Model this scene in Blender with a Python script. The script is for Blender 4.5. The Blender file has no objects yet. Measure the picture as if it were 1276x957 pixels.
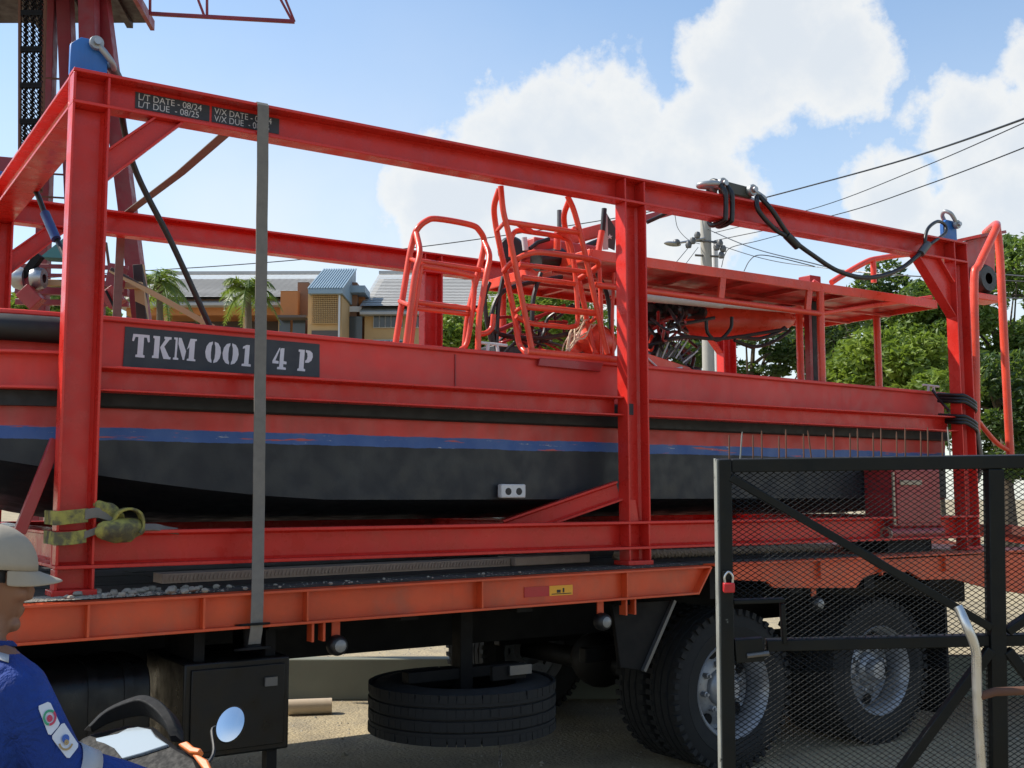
import bpy, bmesh, math, random
from mathutils import Vector, Matrix, noise as mnoise
V = Vector
R = math.radians
random.seed(7)
scene = bpy.context.scene
col = scene.collection

# ------------------------------------------------------------------ camera
CAM = V((-1.1184, -5.3513, 1.6897))
FPX = 1398.5
yaw, pitch, roll = R(33.111), R(5.782), R(-0.158)
FW = V((math.sin(yaw)*math.cos(pitch), math.cos(yaw)*math.cos(pitch), math.sin(pitch)))
r0 = V((math.cos(yaw), -math.sin(yaw), 0)); u0 = r0.cross(FW)
RT = r0*math.cos(roll) + u0*math.sin(roll)
UP = -r0*math.sin(roll) + u0*math.cos(roll)
cam_d = bpy.data.cameras.new('camera'); cam = bpy.data.objects.new('camera', cam_d); col.objects.link(cam)
cam.matrix_world = Matrix(((RT.x, UP.x, -FW.x, CAM.x), (RT.y, UP.y, -FW.y, CAM.y), (RT.z, UP.z, -FW.z, CAM.z), (0, 0, 0, 1)))
cam_d.sensor_width = 36; cam_d.lens = FPX/1276*36; cam_d.clip_end = 3000; cam_d.clip_start = .05
scene.camera = cam

def ray(x, y): return FW + RT*((x-638)/FPX) - UP*((y-478.5)/FPX)
def PX(x, y, v): d = ray(x, y); return CAM + d*((v-CAM.x)/d.x)
def PY(x, y, v): d = ray(x, y); return CAM + d*((v-CAM.y)/d.y)
def PZ(x, y, v): d = ray(x, y); return CAM + d*((v-CAM.z)/d.z)
def PD(x, y, D): return CAM + ray(x, y)*D

# ------------------------------------------------------------------ sun, sky, exposure
SUN_TO = V((-0.75, 0.66, 1.08)).normalized()
sun_d = bpy.data.lights.new('sun', 'SUN'); sun = bpy.data.objects.new('sun', sun_d); col.objects.link(sun)
sun_d.energy = 4.2; sun_d.angle = R(.55); sun_d.color = (1, .93, .82)
sun.rotation_euler = SUN_TO.to_track_quat('Z', 'Y').to_euler()
scene.view_settings.view_transform = 'Standard'; scene.view_settings.look = 'None'
scene.view_settings.gamma = 1; scene.view_settings.exposure = .55
scene.view_settings.use_curve_mapping = False

w = bpy.data.worlds.new('World'); scene.world = w; w.use_nodes = True
nt = w.node_tree; N = nt.nodes; LK = nt.links; N.clear()
def wn(t, **k):
    n = N.new(t)
    for a, b in k.items(): setattr(n, a, b)
    return n
out = wn('ShaderNodeOutputWorld'); bg = wn('ShaderNodeBackground'); LK.new(bg.outputs[0], out.inputs[0])
sky = wn('ShaderNodeTexSky', sky_type='NISHITA', sun_disc=False)
sky.sun_elevation = math.asin(SUN_TO.z); sky.sun_rotation = math.atan2(SUN_TO.x, SUN_TO.y)
sky.air_density = 1.0; sky.dust_density = .7; sky.ozone_density = 1.0; sky.altitude = 0
bg.inputs[1].default_value = .13
tc = wn('ShaderNodeTexCoord')
def wm(op, a, b=None, c=None, clamp=False):
    n = wn('ShaderNodeMath', operation=op, use_clamp=clamp)
    for i, v in enumerate((a, b, c)):
        if v is None: continue
        if isinstance(v, (int, float)): n.inputs[i].default_value = v
        else: LK.new(v, n.inputs[i])
    return n.outputs[0]
def wnoise(scale, detail=8, rough=.6, vec=None, dist=0):
    n = wn('ShaderNodeTexNoise'); n.inputs['Scale'].default_value = scale; n.inputs['Detail'].default_value = detail
    n.inputs['Roughness'].default_value = rough; n.inputs['Distortion'].default_value = dist
    LK.new(vec if vec is not None else tc.outputs['Generated'], n.inputs['Vector']); return n.outputs[0]
def smooth(v, lo, hi):
    n = wn('ShaderNodeMapRange', interpolation_type='SMOOTHSTEP'); LK.new(v, n.inputs[0])
    n.inputs[1].default_value = lo; n.inputs[2].default_value = hi; return n.outputs[0]
# cumulus heaps, each a soft ball in direction space broken up by noise
nz = wnoise(9, 9, .62); nz2 = wnoise(30, 6, .6)
blobs = [(640, 225, .105), (735, 165, .10), (690, 290, .13), (840, 250, .10), (560, 260, .09), (920, 95, .075), (975, 40, .085), (1040, 75, .06),
         (880, 150, .06), (1000, -30, .07), (1225, 150, .065), (1290, 170, .095), (1300, 80, .06), (1260, 250, .09), (1120, 250, .05), (1190, 300, .07)]
acc = None
for x, y, rad in blobs:
    d = ray(x, y).normalized()
    vd = wn('ShaderNodeVectorMath', operation='DISTANCE'); LK.new(tc.outputs['Generated'], vd.inputs[0]); vd.inputs[1].default_value = d
    m = wm('SUBTRACT', 1.0, wm('DIVIDE', vd.outputs['Value'], rad))
    acc = m if acc is None else wm('MAXIMUM', acc, m)
acc = wm('MAXIMUM', acc, -1.0)
den = wm('ADD', wm('ADD', acc, wm('MULTIPLY', wm('SUBTRACT', nz, .5), 1.9)), wm('MULTIPLY', wm('SUBTRACT', nz2, .5), .5))
cum = wm('MULTIPLY', smooth(den, .08, .42), .92)
# scattered clouds over the whole dome
sep = wn('ShaderNodeSeparateXYZ'); LK.new(tc.outputs['Generated'], sep.inputs[0])
zz = wm('MAXIMUM', wm('ADD', sep.outputs[2], .12), .05)
cx = wn('ShaderNodeCombineXYZ'); LK.new(wm('DIVIDE', sep.outputs[0], zz), cx.inputs[0]); LK.new(wm('DIVIDE', sep.outputs[1], zz), cx.inputs[1])
wide = smooth(wnoise(.9, 9, .58, cx.outputs[0], .3), .50, .72)
haze_lo = smooth(sep.outputs[2], .56, .04)
thin = smooth(wnoise(2.2, 6, .5), .35, .75)
mask = wm('MAXIMUM', cum, wm('MULTIPLY', wide, .55))
mask = wm('MAXIMUM', mask, wm('MULTIPLY', haze_lo, wm('ADD', .42, wm('MULTIPLY', thin, .58))), clamp=True)
shade = smooth(wm('ADD', den, wm('MULTIPLY', nz2, .35)), .2, 1.15)
ccol = wn('ShaderNodeMix', data_type='RGBA'); LK.new(shade, ccol.inputs[0])
ccol.inputs[6].default_value = (5.2, 5.15, 4.95, 1); ccol.inputs[7].default_value = (4.1, 4.35, 4.6, 1)
skyg = wn('ShaderNodeMix', data_type='RGBA', blend_type='MULTIPLY'); skyg.inputs[0].default_value = 1
LK.new(sky.outputs[0], skyg.inputs[6]); skyg.inputs[7].default_value = (.96, 1.10, 1.15, 1)
mixc = wn('ShaderNodeMix', data_type='RGBA'); LK.new(mask, mixc.inputs[0]); LK.new(skyg.outputs[2], mixc.inputs[6]); LK.new(ccol.outputs[2], mixc.inputs[7])
LK.new(mixc.outputs[2], bg.inputs[0])

# ------------------------------------------------------------------ materials
MATS = {}
def newmat(name):
    m = bpy.data.materials.new(name); m.use_nodes = True; n = m.node_tree.nodes; n.clear()
    o = n.new('ShaderNodeOutputMaterial'); b = n.new('ShaderNodeBsdfPrincipled'); m.node_tree.links.new(b.outputs[0], o.inputs[0])
    MATS[name] = m; return m, b
class NB:
    def __init__(s, m): s.t = m.node_tree; s.n = s.t.nodes; s.l = s.t.links; s.tc = s.n.new('ShaderNodeTexCoord').outputs['Object']
    def put(s, sock, v):
        if isinstance(v, (int, float)): sock.default_value = v
        elif isinstance(v, (tuple, list)): sock.default_value = tuple(v) + ((1,) if len(v) == 3 and sock.type == 'RGBA' else ())
        else: s.l.new(v, sock)
    def noise(s, scale, detail=6, rough=.55, stretch=None, dist=0):
        v = s.tc
        if stretch:
            mp = s.n.new('ShaderNodeMapping'); mp.inputs['Scale'].default_value = stretch; s.l.new(v, mp.inputs[0]); v = mp.outputs[0]
        n = s.n.new('ShaderNodeTexNoise'); n.inputs['Scale'].default_value = scale; n.inputs['Detail'].default_value = detail
        n.inputs['Roughness'].default_value = rough; n.inputs['Distortion'].default_value = dist; s.l.new(v, n.inputs['Vector']); return n.outputs[0]
    def rng(s, v, a, b, c=0, d=1, sm=True):
        n = s.n.new('ShaderNodeMapRange'); n.interpolation_type = 'SMOOTHSTEP' if sm else 'LINEAR'
        s.put(n.inputs[0], v)
        for i, q in enumerate((a, b, c, d)): n.inputs[i+1].default_value = q
        return n.outputs[0]
    def mix(s, f, a, b, bt='MIX'):
        n = s.n.new('ShaderNodeMix'); n.data_type = 'RGBA'; n.blend_type = bt
        s.put(n.inputs[0], f); s.put(n.inputs[6], a); s.put(n.inputs[7], b); return n.outputs[2]
    def math(s, op, a, b=0, c=0):
        n = s.n.new('ShaderNodeMath'); n.operation = op; s.put(n.inputs[0], a); s.put(n.inputs[1], b); s.put(n.inputs[2], c); return n.outputs[0]
    def xyz(s):
        n = s.n.new('ShaderNodeSeparateXYZ'); s.l.new(s.tc, n.inputs[0]); return n.outputs
    def bump(s, h, strength=.2, dist=.01):
        n = s.n.new('ShaderNodeBump'); n.inputs['Strength'].default_value = strength; n.inputs['Distance'].default_value = dist; s.put(n.inputs['Height'], h); return n.outputs[0]
def sc(c, k): return tuple(min(1, x*k) for x in c)
def paint(name, c, rough=.38, var=.22, dirt=.25, dirtc=(.16, .12, .09), chip=.72, chipc=(.12, .06, .04), streak=.3, metal=0, bump=.12, nscale=1.0, spec=.5):
    m, b = newmat(name); k = NB(m)
    big = k.noise(2.3*nscale, 5); mid = k.noise(11*nscale, 7, .6); fine = k.noise(70*nscale, 4)
    cc = k.mix(k.rng(big, .3, .7), sc(c, 1-var), sc(c, 1+var*.6))
    cc = k.mix(k.rng(mid, .35, .75, 0, .35), cc, sc(c, 1.25))
    st = k.noise(1, 4, .6, (9, 9, .7)); cc = k.mix(k.math('MULTIPLY', k.rng(st, .52, .8), streak), cc, sc(c, .45))
    cc = k.mix(k.math('MULTIPLY', k.rng(k.noise(5*nscale, 8, .7), .45, .8), dirt), cc, dirtc)
    if chip < 1: cc = k.mix(k.rng(k.noise(17*nscale, 9, .72), chip, chip+.03), cc, chipc)
    k.put(b.inputs['Base Color'], cc); k.put(b.inputs['Roughness'], k.rng(mid, .3, .75, max(.05, rough-.1), min(1, rough+.18)))
    b.inputs['Metallic'].default_value = metal; b.inputs['Specular IOR Level'].default_value = spec
    k.put(b.inputs['Normal'], k.bump(k.math('ADD', k.math('MULTIPLY', fine, .3), mid), bump, .006)); return m
def plain(name, c, rough=.6, metal=0, var=.15, scale=20, bump=.1, spec=.5):
    m, b = newmat(name); k = NB(m); n = k.noise(scale, 6, .6)
    k.put(b.inputs['Base Color'], k.mix(n, sc(c, 1-var), sc(c, 1+var))); k.put(b.inputs['Roughness'], k.rng(n, .3, .7, max(.03, rough-.08), min(1, rough+.1)))
    b.inputs['Metallic'].default_value = metal; b.inputs['Specular IOR Level'].default_value = spec
    if bump: k.put(b.inputs['Normal'], k.bump(n, bump, .004))
    return m
RED = (.57, .028, .020); ORG = (.60, .075, .018); BRED = (.62, .052, .042)
paint('frame_red', RED, .30, var=.12, dirt=.10, streak=.16, chip=.75, bump=.06, spec=.35)
paint('boat_red', BRED, .42, var=.14, dirt=.10, streak=.22, spec=.35)
paint('roof_red', (.50, .05, .042), .4, dirt=.4)
paint('tube_red', (.66, .062, .028), .32, dirt=.12, streak=.1, chip=.74)
paint('truck_orange', ORG, .42, dirt=.35)
paint('deck_orange', (.55, .11, .05), .5, dirt=.6, dirtc=(.3, .2, .13))
paint('rig_red', (.20, .014, .026), .45, dirt=.2)
paint('box_maroon', (.30, .02, .022), .35, dirt=.15)
paint('blue_lug', (.02, .13, .42), .4, dirt=.15, chip=.78)
paint('black_paint', (.005, .0055, .006), .36, dirt=.15, dirtc=(.02, .02, .019), chip=.74, chipc=(.06, .06, .055), spec=.3)
paint('gate_black', (.0055, .0075, .008), .5, dirt=.2, dirtc=(.018, .028, .028), chip=.69, chipc=(.10, .11, .10), spec=.22)
plain('mesh_black', (.004, .005, .005), .6, var=.3, bump=0, spec=.15)
paint('gate_edge', (.22, .23, .21), .7, dirt=.6, dirtc=(.05, .05, .05), chip=.62, chipc=(.02, .02, .02))
paint('rig_shaded', (.022, .009, .014), .6, dirt=.2)  # shade under the rig platform, put into a darker colour
plain('chassis_black', (.006, .006, .0065), .65, scale=9, var=.4, spec=.2)
plain('hose_black', (.012, .012, .013), .42, scale=40)
plain('steel_grey', (.36, .37, .38), .38, .85, scale=30)
plain('steel_dark', (.13, .13, .13), .5, .7, scale=30)
plain('galv', (.55, .56, .56), .3, .9, scale=14)
plain('rust', (.11, .05, .03), .85, 0, .4, 18)
plain('shackle_grey', (.33, .35, .36), .5, .55, scale=30)
plain('white_grey', (.58, .58, .58), .55, scale=25)
plain('wood_dark', (.035, .033, .03), .85, var=.5, scale=8, bump=.4)
plain('tan_strip', (.46, .34, .26), .8, var=.3, scale=20)
plain('lamp_glass', (.22, .22, .21), .2)
plain('red_sticker', (.42, .015, .02), .4); plain('yellow_sticker', (.75, .36, .02), .4); plain('ink', (.02, .02, .02), .6)
plain('label_dark', (.028, .034, .042), .55, var=.2); plain('letter_white', (.62, .62, .66), .6, var=.12, scale=30)
plain('letter_pale', (.55, .57, .58), .6, var=.1)

# ------------------------------------------------------------------ mesh helpers
def offset_of(parent):
    o = V((0, 0, 0))
    while parent is not None: o += parent.location; parent = parent.parent
    return o
def perp(d):
    a = V((0, 0, 1)) if abs(d.z) < .9 else V((1, 0, 0))
    s = d.cross(a).normalized(); return s, s.cross(d).normalized()
class MB:
    def __init__(s): s.v = []; s.f = []; s.sm = []
    def add(s, vs, fs, smooth=False):
        b = len(s.v); s.v += [tuple(q) for q in vs]
        for f in fs: s.f.append(tuple(i+b for i in f)); s.sm.append(smooth)
        return s
    def box(s, x0, x1, y0, y1, z0, z1):
        return s.add([(x, y, z) for x in (x0, x1) for y in (y0, y1) for z in (z0, z1)],
                     [(0, 1, 3, 2), (4, 6, 7, 5), (0, 4, 5, 1), (2, 3, 7, 6), (0, 2, 6, 4), (1, 5, 7, 3)])
    def obox(s, c, ax, ay, az):           # centre and three half-axis vectors
        c, ax, ay, az = V(c), V(ax), V(ay), V(az)
        return s.add([c+ax*i+ay*j+az*k for i in (-1, 1) for j in (-1, 1) for k in (-1, 1)],
                     [(0, 1, 3, 2), (4, 6, 7, 5), (0, 4, 5, 1), (2, 3, 7, 6), (0, 2, 6, 4), (1, 5, 7, 3)])
    def bar(s, a, b, wd, ht, up=(0, 0, 1)):   # rectangular bar a->b, wd across, ht along up
        a, b = V(a), V(b); d = (b-a).normalized(); sd = d.cross(V(up))
        if sd.length < 1e-4: sd = d.cross(V((0, 1, 0)))
        sd.normalize(); uu = sd.cross(d).normalized()
        return s.obox((a+b)/2, (b-a)/2, sd*wd/2, uu*ht/2)
    def prism(s, poly, origin, eu, ev, th):   # polygon in (eu,ev) extruded by vector th
        o, eu, ev, th = V(origin), V(eu), V(ev), V(th); n = len(poly)
        a = [o+eu*p[0]+ev*p[1] for p in poly]; b = [q+th for q in a]
        return s.add(a+b, [tuple(range(n))[::-1], tuple(range(n, 2*n))] + [(i, (i+1) % n, n+(i+1) % n, n+i) for i in range(n)])
    def hbeam(s, a, b, h, wd, tw=.011, tf=.016, up=(0, 0, 1)):   # flanges normal to up
        a, b = V(a), V(b); d = (b-a).normalized(); uu = V(up); uu = (uu-d*uu.dot(d)).normalized(); sd = uu.cross(d).normalized()
        H, B, t = h/2, wd/2, tw/2; fl = .012
        pr = [(-B, -H), (B, -H), (B, -H+tf), (t+fl, -H+tf), (t, -H+tf+fl), (t, H-tf-fl), (t+fl, H-tf), (B, H-tf), (B, H), (-B, H), (-B, H-tf),
              (-t-fl, H-tf), (-t, H-tf-fl), (-t, -H+tf+fl), (-t-fl, -H+tf), (-B, -H+tf)]
        n = len(pr); A = [a+sd*p[0]+uu*p[1] for p in pr]; Bv = [b+sd*p[0]+uu*p[1] for p in pr]
        fs = [(i, (i+1) % n, n+(i+1) % n, n+i) for i in range(n)]
        caps = [(0, 1, 2, 15), (15, 2, 3, 14), (14, 3, 4, 13), (13, 4, 5, 12), (12, 5, 6, 11), (11, 6, 7, 10), (10, 7, 8, 9)]
        fs += [c[::-1] for c in caps] + [tuple(n+i for i in c) for c in caps]
        return s.add(A+Bv, fs)
    def tube(s, pts, rad, n=10, closed=False, caps=True):
        pts = [V(p) for p in pts]; m = len(pts); rads = rad if isinstance(rad, (list, tuple)) else [rad]*m
        tg = []
        for i in range(m):
            if closed: d = pts[(i+1) % m]-pts[i-1]
            else: d = pts[min(i+1, m-1)]-pts[max(i-1, 0)]
            tg.append(d.normalized() if d.length > 1e-9 else V((0, 0, 1)))
        sd, up = perp(tg[0]); vs = []; prev = tg[0]
        for i in range(m):
            q = prev.rotation_difference(tg[i]); sd = q @ sd; sd = (sd-tg[i]*sd.dot(tg[i])).normalized(); up = sd.cross(tg[i]).normalized(); prev = tg[i]
            for k in range(n):
                a = 2*math.pi*k/n; vs.append(pts[i]+(sd*math.cos(a)+up*math.sin(a))*rads[i])
        fs = []; rng = m if closed else m-1
        for i in range(rng):
            j = (i+1) % m
            for k in range(n): fs.append((i*n+k, i*n+(k+1) % n, j*n+(k+1) % n, j*n+k))
        b = len(s.v); s.add(vs, fs, True)
        if caps and not closed: s.add(vs[:n], [tuple(range(n))]); s.add(vs[-n:], [tuple(range(n))[::-1]])
        return s
    def lathe(s, prof, c, axis, n=32, closed=False, smooth=True):   # prof: (radius, along)
        c = V(c); ax = V(axis).normalized(); sd, up = perp(ax); vs = []; m = len(prof)
        for (rr, a) in prof:
            for k in range(n):
                t = 2*math.pi*k/n; vs.append(c+ax*a+(sd*math.cos(t)+up*math.sin(t))*rr)
        fs = []
        for i in range(m if closed else m-1):
            j = (i+1) % m
            for k in range(n): fs.append((i*n+k, i*n+(k+1) % n, j*n+(k+1) % n, j*n+k))
        return s.add(vs, fs, smooth)
    def ball(s, c, rx, ry=None, rz=None, nu=16, nv=10, fn=None):
        ry = ry or rx; rz = rz or rx; c = V(c); vs = []; fs = []
        for i in range(nv+1):
            t = math.pi*i/nv
            for k in range(nu):
                a = 2*math.pi*k/nu; p = V((math.sin(t)*math.cos(a)*rx, math.sin(t)*math.sin(a)*ry, math.cos(t)*rz))
                if fn: p = fn(p)
                vs.append(c+p)
        for i in range(nv):
            for k in range(nu): fs.append((i*nu+k, (i+1)*nu+k, (i+1)*nu+(k+1) % nu, i*nu+(k+1) % nu))
        return s.add(vs, fs, True)
    def build(s, name, mat, parent=None, bevel=0, local=False, solid=0, sub=0):
        me = bpy.data.meshes.new(name); off = V((0, 0, 0)) if local else offset_of(parent)
        me.from_pydata([(v[0]-off.x, v[1]-off.y, v[2]-off.z) for v in s.v], [], s.f)
        me.polygons.foreach_set('use_smooth', s.sm); me.materials.append(MATS[mat] if isinstance(mat, str) else mat)
        bm = bmesh.new(); bm.from_mesh(me); bmesh.ops.remove_doubles(bm, verts=bm.verts, dist=1e-5); bmesh.ops.recalc_face_normals(bm, faces=bm.faces); bm.to_mesh(me); bm.free()
        me.set_sharp_from_angle(angle=R(38)); me.update()
        o = bpy.data.objects.new(name, me); col.objects.link(o); o.parent = parent
        if bevel:
            md = o.modifiers.new('bevel', 'BEVEL'); md.width = bevel; md.segments = 2; md.limit_method = 'ANGLE'; md.angle_limit = R(50)
        if solid: md = o.modifiers.new('solid', 'SOLIDIFY'); md.thickness = solid; md.offset = 0
        if sub: md = o.modifiers.new('sub', 'SUBSURF'); md.levels = sub; md.render_levels = sub
        return o
def tag(o, label=None, cat=None, group=None, kind=None):
    if label: o['label'] = label
    if cat: o['category'] = cat
    if group: o['group'] = group
    if kind: o['kind'] = kind
    return o
def thing(name, loc, label, cat, group=None):
    o = bpy.data.objects.new(name, None); col.objects.link(o); o.location = loc; o.empty_display_size = .2
    return tag(o, label, cat, group)
def part_empty(name, loc, parent):      # loc in world
    o = bpy.data.objects.new(name, None); col.objects.link(o); o.location = V(loc)-offset_of(parent); o.parent = parent; return o
def copy_tree(o, parent=None, delta=V((0, 0, 0))):
    c = o.copy(); col.objects.link(c); c.parent = parent; c.location = o.location+delta
    for ch in [q for q in bpy.data.objects if q.parent == o]: copy_tree(ch, c)
    return c
def spline(pts, n=6):                    # Catmull-Rom through points
    pts = [V(p) for p in pts]; out = []
    P = [pts[0]*2-pts[1]]+pts+[pts[-1]*2-pts[-2]]
    for i in range(1, len(P)-2):
        for k in range(n):
            t = k/n; a, b, c, d = P[i-1], P[i], P[i+1], P[i+2]
            out.append(.5*((2*b)+(c-a)*t+(2*a-5*b+4*c-d)*t*t+(3*b-a-3*c+d)*t**3))
    return out+[pts[-1]]
def text_mesh(body, size, name, mat, parent, origin, eu, ev, depth=.0008, sx=1.0, align='LEFT'):
    cu = bpy.data.curves.new('txt', 'FONT'); cu.body = body; cu.size = size; cu.align_x = align; cu.extrude = 0
    t = bpy.data.objects.new('txt', cu); col.objects.link(t); dg = bpy.context.evaluated_depsgraph_get()
    me = bpy.data.meshes.new_from_object(t.evaluated_get(dg)); bpy.data.objects.remove(t); bpy.data.curves.remove(cu)
    me.name = name; eu, ev = V(eu).normalized(), V(ev).normalized(); off = offset_of(parent); o0 = V(origin)
    for v in me.vertices: v.co = o0+eu*(v.co.x*sx)+ev*v.co.y-off
    me.materials.clear(); me.materials.append(MATS[mat]); o = bpy.data.objects.new(name, me); col.objects.link(o); o.parent = parent; return o
# ================================================================== ground
def ground_mat():
    m, b = newmat('ground_dirt'); k = NB(m)
    c = k.mix(k.rng(k.noise(.35, 5), .3, .7), (.27, .22, .135), (.43, .35, .21))
    c = k.mix(k.rng(k.noise(2.5, 8, .65), .4, .7, 0, .6), c, (.18, .155, .115))
    vo = k.n.new('ShaderNodeTexVoronoi'); vo.inputs['Scale'].default_value = 42; k.l.new(k.tc, vo.inputs['Vector'])
    c = k.mix(k.rng(vo.outputs['Distance'], .0, .35, .55, 0), c, (.38, .33, .25))
    c = k.mix(k.rng(k.noise(60, 4), .55, .75, 0, .6), c, (.10, .085, .065))
    k.put(b.inputs['Base Color'], c); b.inputs['Roughness'].default_value = .95
    h = k.math('ADD', k.math('MULTIPLY', k.noise(30, 8, .7), 1.0), k.math('MULTIPLY', vo.outputs['Distance'], -.6))
    k.put(b.inputs['Normal'], k.bump(h, .7, .02))
ground_mat()
bm = bmesh.new(); bmesh.ops.create_grid(bm, x_segments=40, y_segments=40, size=500)
me = bpy.data.meshes.new('ground'); bm.to_mesh(me); bm.free(); me.materials.append(MATS['ground_dirt'])
g = bpy.data.objects.new('ground', me); col.objects.link(g); tag(g, kind='structure')
plain('pebble', (.30, .27, .21), .9, var=.4, scale=3)
mb = MB(); rnd = random.Random(3)
def pebble(mb, x, y, z, s, rnd):
    ph = rnd.uniform(0, 6.28); vs = []
    for i in range(5): a = ph+i*6.283/5; q = s*rnd.uniform(.7, 1.1); vs.append((x+math.cos(a)*q, y+math.sin(a)*q, z+s*rnd.uniform(-.1, .1)))
    vs.append((x+rnd.uniform(-.3, .3)*s, y+rnd.uniform(-.3, .3)*s, z+s*rnd.uniform(.5, .9)))
    mb.add(vs, [(i, (i+1) % 5, 5) for i in range(5)])
for i in range(5000): pebble(mb, rnd.uniform(-2, 12), rnd.uniform(-2, 10), 0.0, rnd.uniform(.004, .016)*(2 if rnd.random() < .04 else 1), rnd)
tag(mb.build('gravel', 'pebble'), 'loose tan gravel scattered over the yard', 'gravel', kind='stuff')

# ================================================================== lifting frame
L, L2, W = 3.214, 6.452, 2.542
HW, HD = .0837, .107
ZT, HB = 3.656, .165
ZBT, ZBB = 1.547, 1.381
def zr(x): return 1.252+.0075*max(-3, min(x, 3.6))      # top of the truck's side rail
def zdeck(x): return zr(x)+.012
fr = thing('lifting_frame', (L, W/2, 1.29), 'large red steel lifting frame of heavy beams enclosing the boat', 'frame')
xs = (0, L, L2)
def chan(mb, x, y, z0, z1):     # channel section, open towards the side, with filleted root
    d, t, f = .098, .012, .014; ya = y-HD
    pr = [(-HW, ya), (-HW+t, ya), (-HW+t, ya+d-t-f), (-HW+t+f, ya+d-t), (HW-t-f, ya+d-t), (HW-t, ya+d-t-f), (HW-t, ya), (HW, ya), (HW, ya+d), (-HW, ya+d)]
    n_ = len(pr); A = [(x+p[0], p[1], z0) for p in pr]; B = [(x+p[0], p[1], z1) for p in pr]
    caps_ = [(0, 1, 2, 9), (9, 2, 3), (9, 3, 4, 8), (8, 4, 5), (8, 5, 6, 7)]
    mb.add(A+B, [(i, (i+1) % n_, n_+(i+1) % n_, n_+i) for i in range(n_)]+[c[::-1] for c in caps_]+[tuple(n_+i for i in c) for c in caps_])
def cbeam(mb, xa, xb, y, z0, z1, d=HD, tw=.012, tf=.016, f=.012):     # channel along X, open towards the side, back of the web at y
    ya = y-d; pr = [(ya, z0), (ya, z0+tf), (y-tw-f, z0+tf), (y-tw, z0+tf+f), (y-tw, z1-tf-f), (y-tw-f, z1-tf), (ya, z1-tf), (ya, z1), (y, z1), (y, z0)]
    n_ = len(pr); A = [(xa, p[0], p[1]) for p in pr]; B = [(xb, p[0], p[1]) for p in pr]
    caps_ = [(0, 1, 2, 9), (9, 2, 3), (9, 3, 4, 8), (8, 4, 5), (8, 5, 6, 7)]
    mb.add(A+B, [(i, (i+1) % n_, n_+(i+1) % n_, n_+i) for i in range(n_)]+[c[::-1] for c in caps_]+[tuple(n_+i for i in c) for c in caps_]); return mb
def post(x, y, zb):
    mb = MB(); chan(mb, x, y, ZBT, ZT-HB)
    for s in (-1, 1):     # stiffeners inside the top and bottom beams, in line with the post flanges
        for q in (-1,):
            xx = x+s*(HW-.008)
            for z0, z1 in ((ZT-HB+.0165, ZT-.0165), (ZBB+.0165, ZBT-.0165)):
                mb.box(xx-.006, xx+.006, y-HD+.004, y-.0125, z0, z1)
    # foot under the bottom beam
    chan(mb, x, y, zb+.014, ZBB)
    o = mb.build('post', 'frame_red', fr, bevel=.003)
    MB().box(x-HW-.012, x+HW+.012, y-HD-.006, y+.03, zb-.012, zb+.014).build('base_plate', 'frame_red', o, bevel=.003)
    if y == 0 and x == L:     # small gusset and an inspection sticker on the middle post
        MB().add([(x-.06, -.06, ZBT), (x+.03, -.06, ZBT), (x+.005, -.06, ZBT+.13), (x-.055, -.06, ZBT+.13), (x-.06, -.022, ZBT), (x+.03, -.022, ZBT), (x+.005, -.022, ZBT+.13), (x-.055, -.022, ZBT+.13)],
                 [(0, 1, 2, 3), (7, 6, 5, 4), (0, 4, 5, 1), (1, 5, 6, 2), (2, 6, 7, 3), (3, 7, 4, 0)]).build('gusset', 'frame_red', o, bevel=.002)
        c = PY(785, 510, -.0225); st = MB().box(c.x-.026, c.x+.026, -.0245, -.0208, c.z-.034, c.z+.034).build('sticker', 'label_dark', o)
        
    return o
for x in xs:
    for y in (0, W): post(x, y, max(1.275, zdeck(x)+.012) if y == 0 else zdeck(x)+.012)
for y in (0, W):
    cbeam(MB(), -HW, L2+HW, y, ZT-HB, ZT).build('top_beam', 'frame_red', fr, bevel=.003)
    cbeam(MB(), -HW, L2+HW, y, ZBB, ZBT).build('bottom_beam', 'frame_red', fr, bevel=.003)
    for a, b in ((HW, L-HW), (L+HW, L2-HW)):
        cbeam(MB(), a, b, y+.03, 2.179, 2.295, .105, .010, .011, .008).build('mid_rail', 'frame_red', fr, bevel=.003)
for x in (0,):
    MB().hbeam((x, .001, ZT-HB/2-.001), (x, W-HD, ZT-HB/2-.001), HB-.004, .16, .011, .016).build('top_cross_beam', 'frame_red', fr, bevel=.003)
for x in xs:
    MB().hbeam((x, .001, (ZBT+ZBB)/2), (x, W-HD, (ZBT+ZBB)/2), ZBT-ZBB-.004, .16, .011, .016).build('bottom_cross_beam', 'frame_red', fr, bevel=.003)
def knee(a, b): MB().hbeam(V(a)+V((0, -.053, 0)), V(b)+V((0, -.053, 0)), .12, .09, .009, .012, up=(0, 0, 1)).build('knee_brace', 'frame_red', fr, bevel=.002)
def corner(y, xp, s, z1, z2, x1, x2):     # knee brace cut to meet post and beam
    zb = ZT-HB; yc = y-.055; A1, B1, B2, A2 = V((xp, 0, z1)), V((x1, 0, zb)), V((x2, 0, zb)), V((xp, 0, z2)); mb = MB()
    def quad(p, q, r_, t, ya, yb): mb.add([(v.x, yy, v.z) for yy in (ya, yb) for v in (p, q, r_, t)], [(0, 1, 2, 3), (7, 6, 5, 4), (0, 4, 5, 1), (1, 5, 6, 2), (2, 6, 7, 3), (3, 7, 4, 0)])
    dz, dx = V((0, 0, -.014)), V((.016*s, 0, 0))
    quad(A1, B1, B1+dx, A1+dz, yc-.042, yc+.042); quad(A2-dz, B2-dx, B2, A2, yc-.042, yc+.042); quad(A1+dz*.9, B1+dx*.9, B2-dx*.9, A2-dz*.9, yc-.006, yc+.006)
    mb.build('knee_brace', 'frame_red', fr, bevel=.002)
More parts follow.
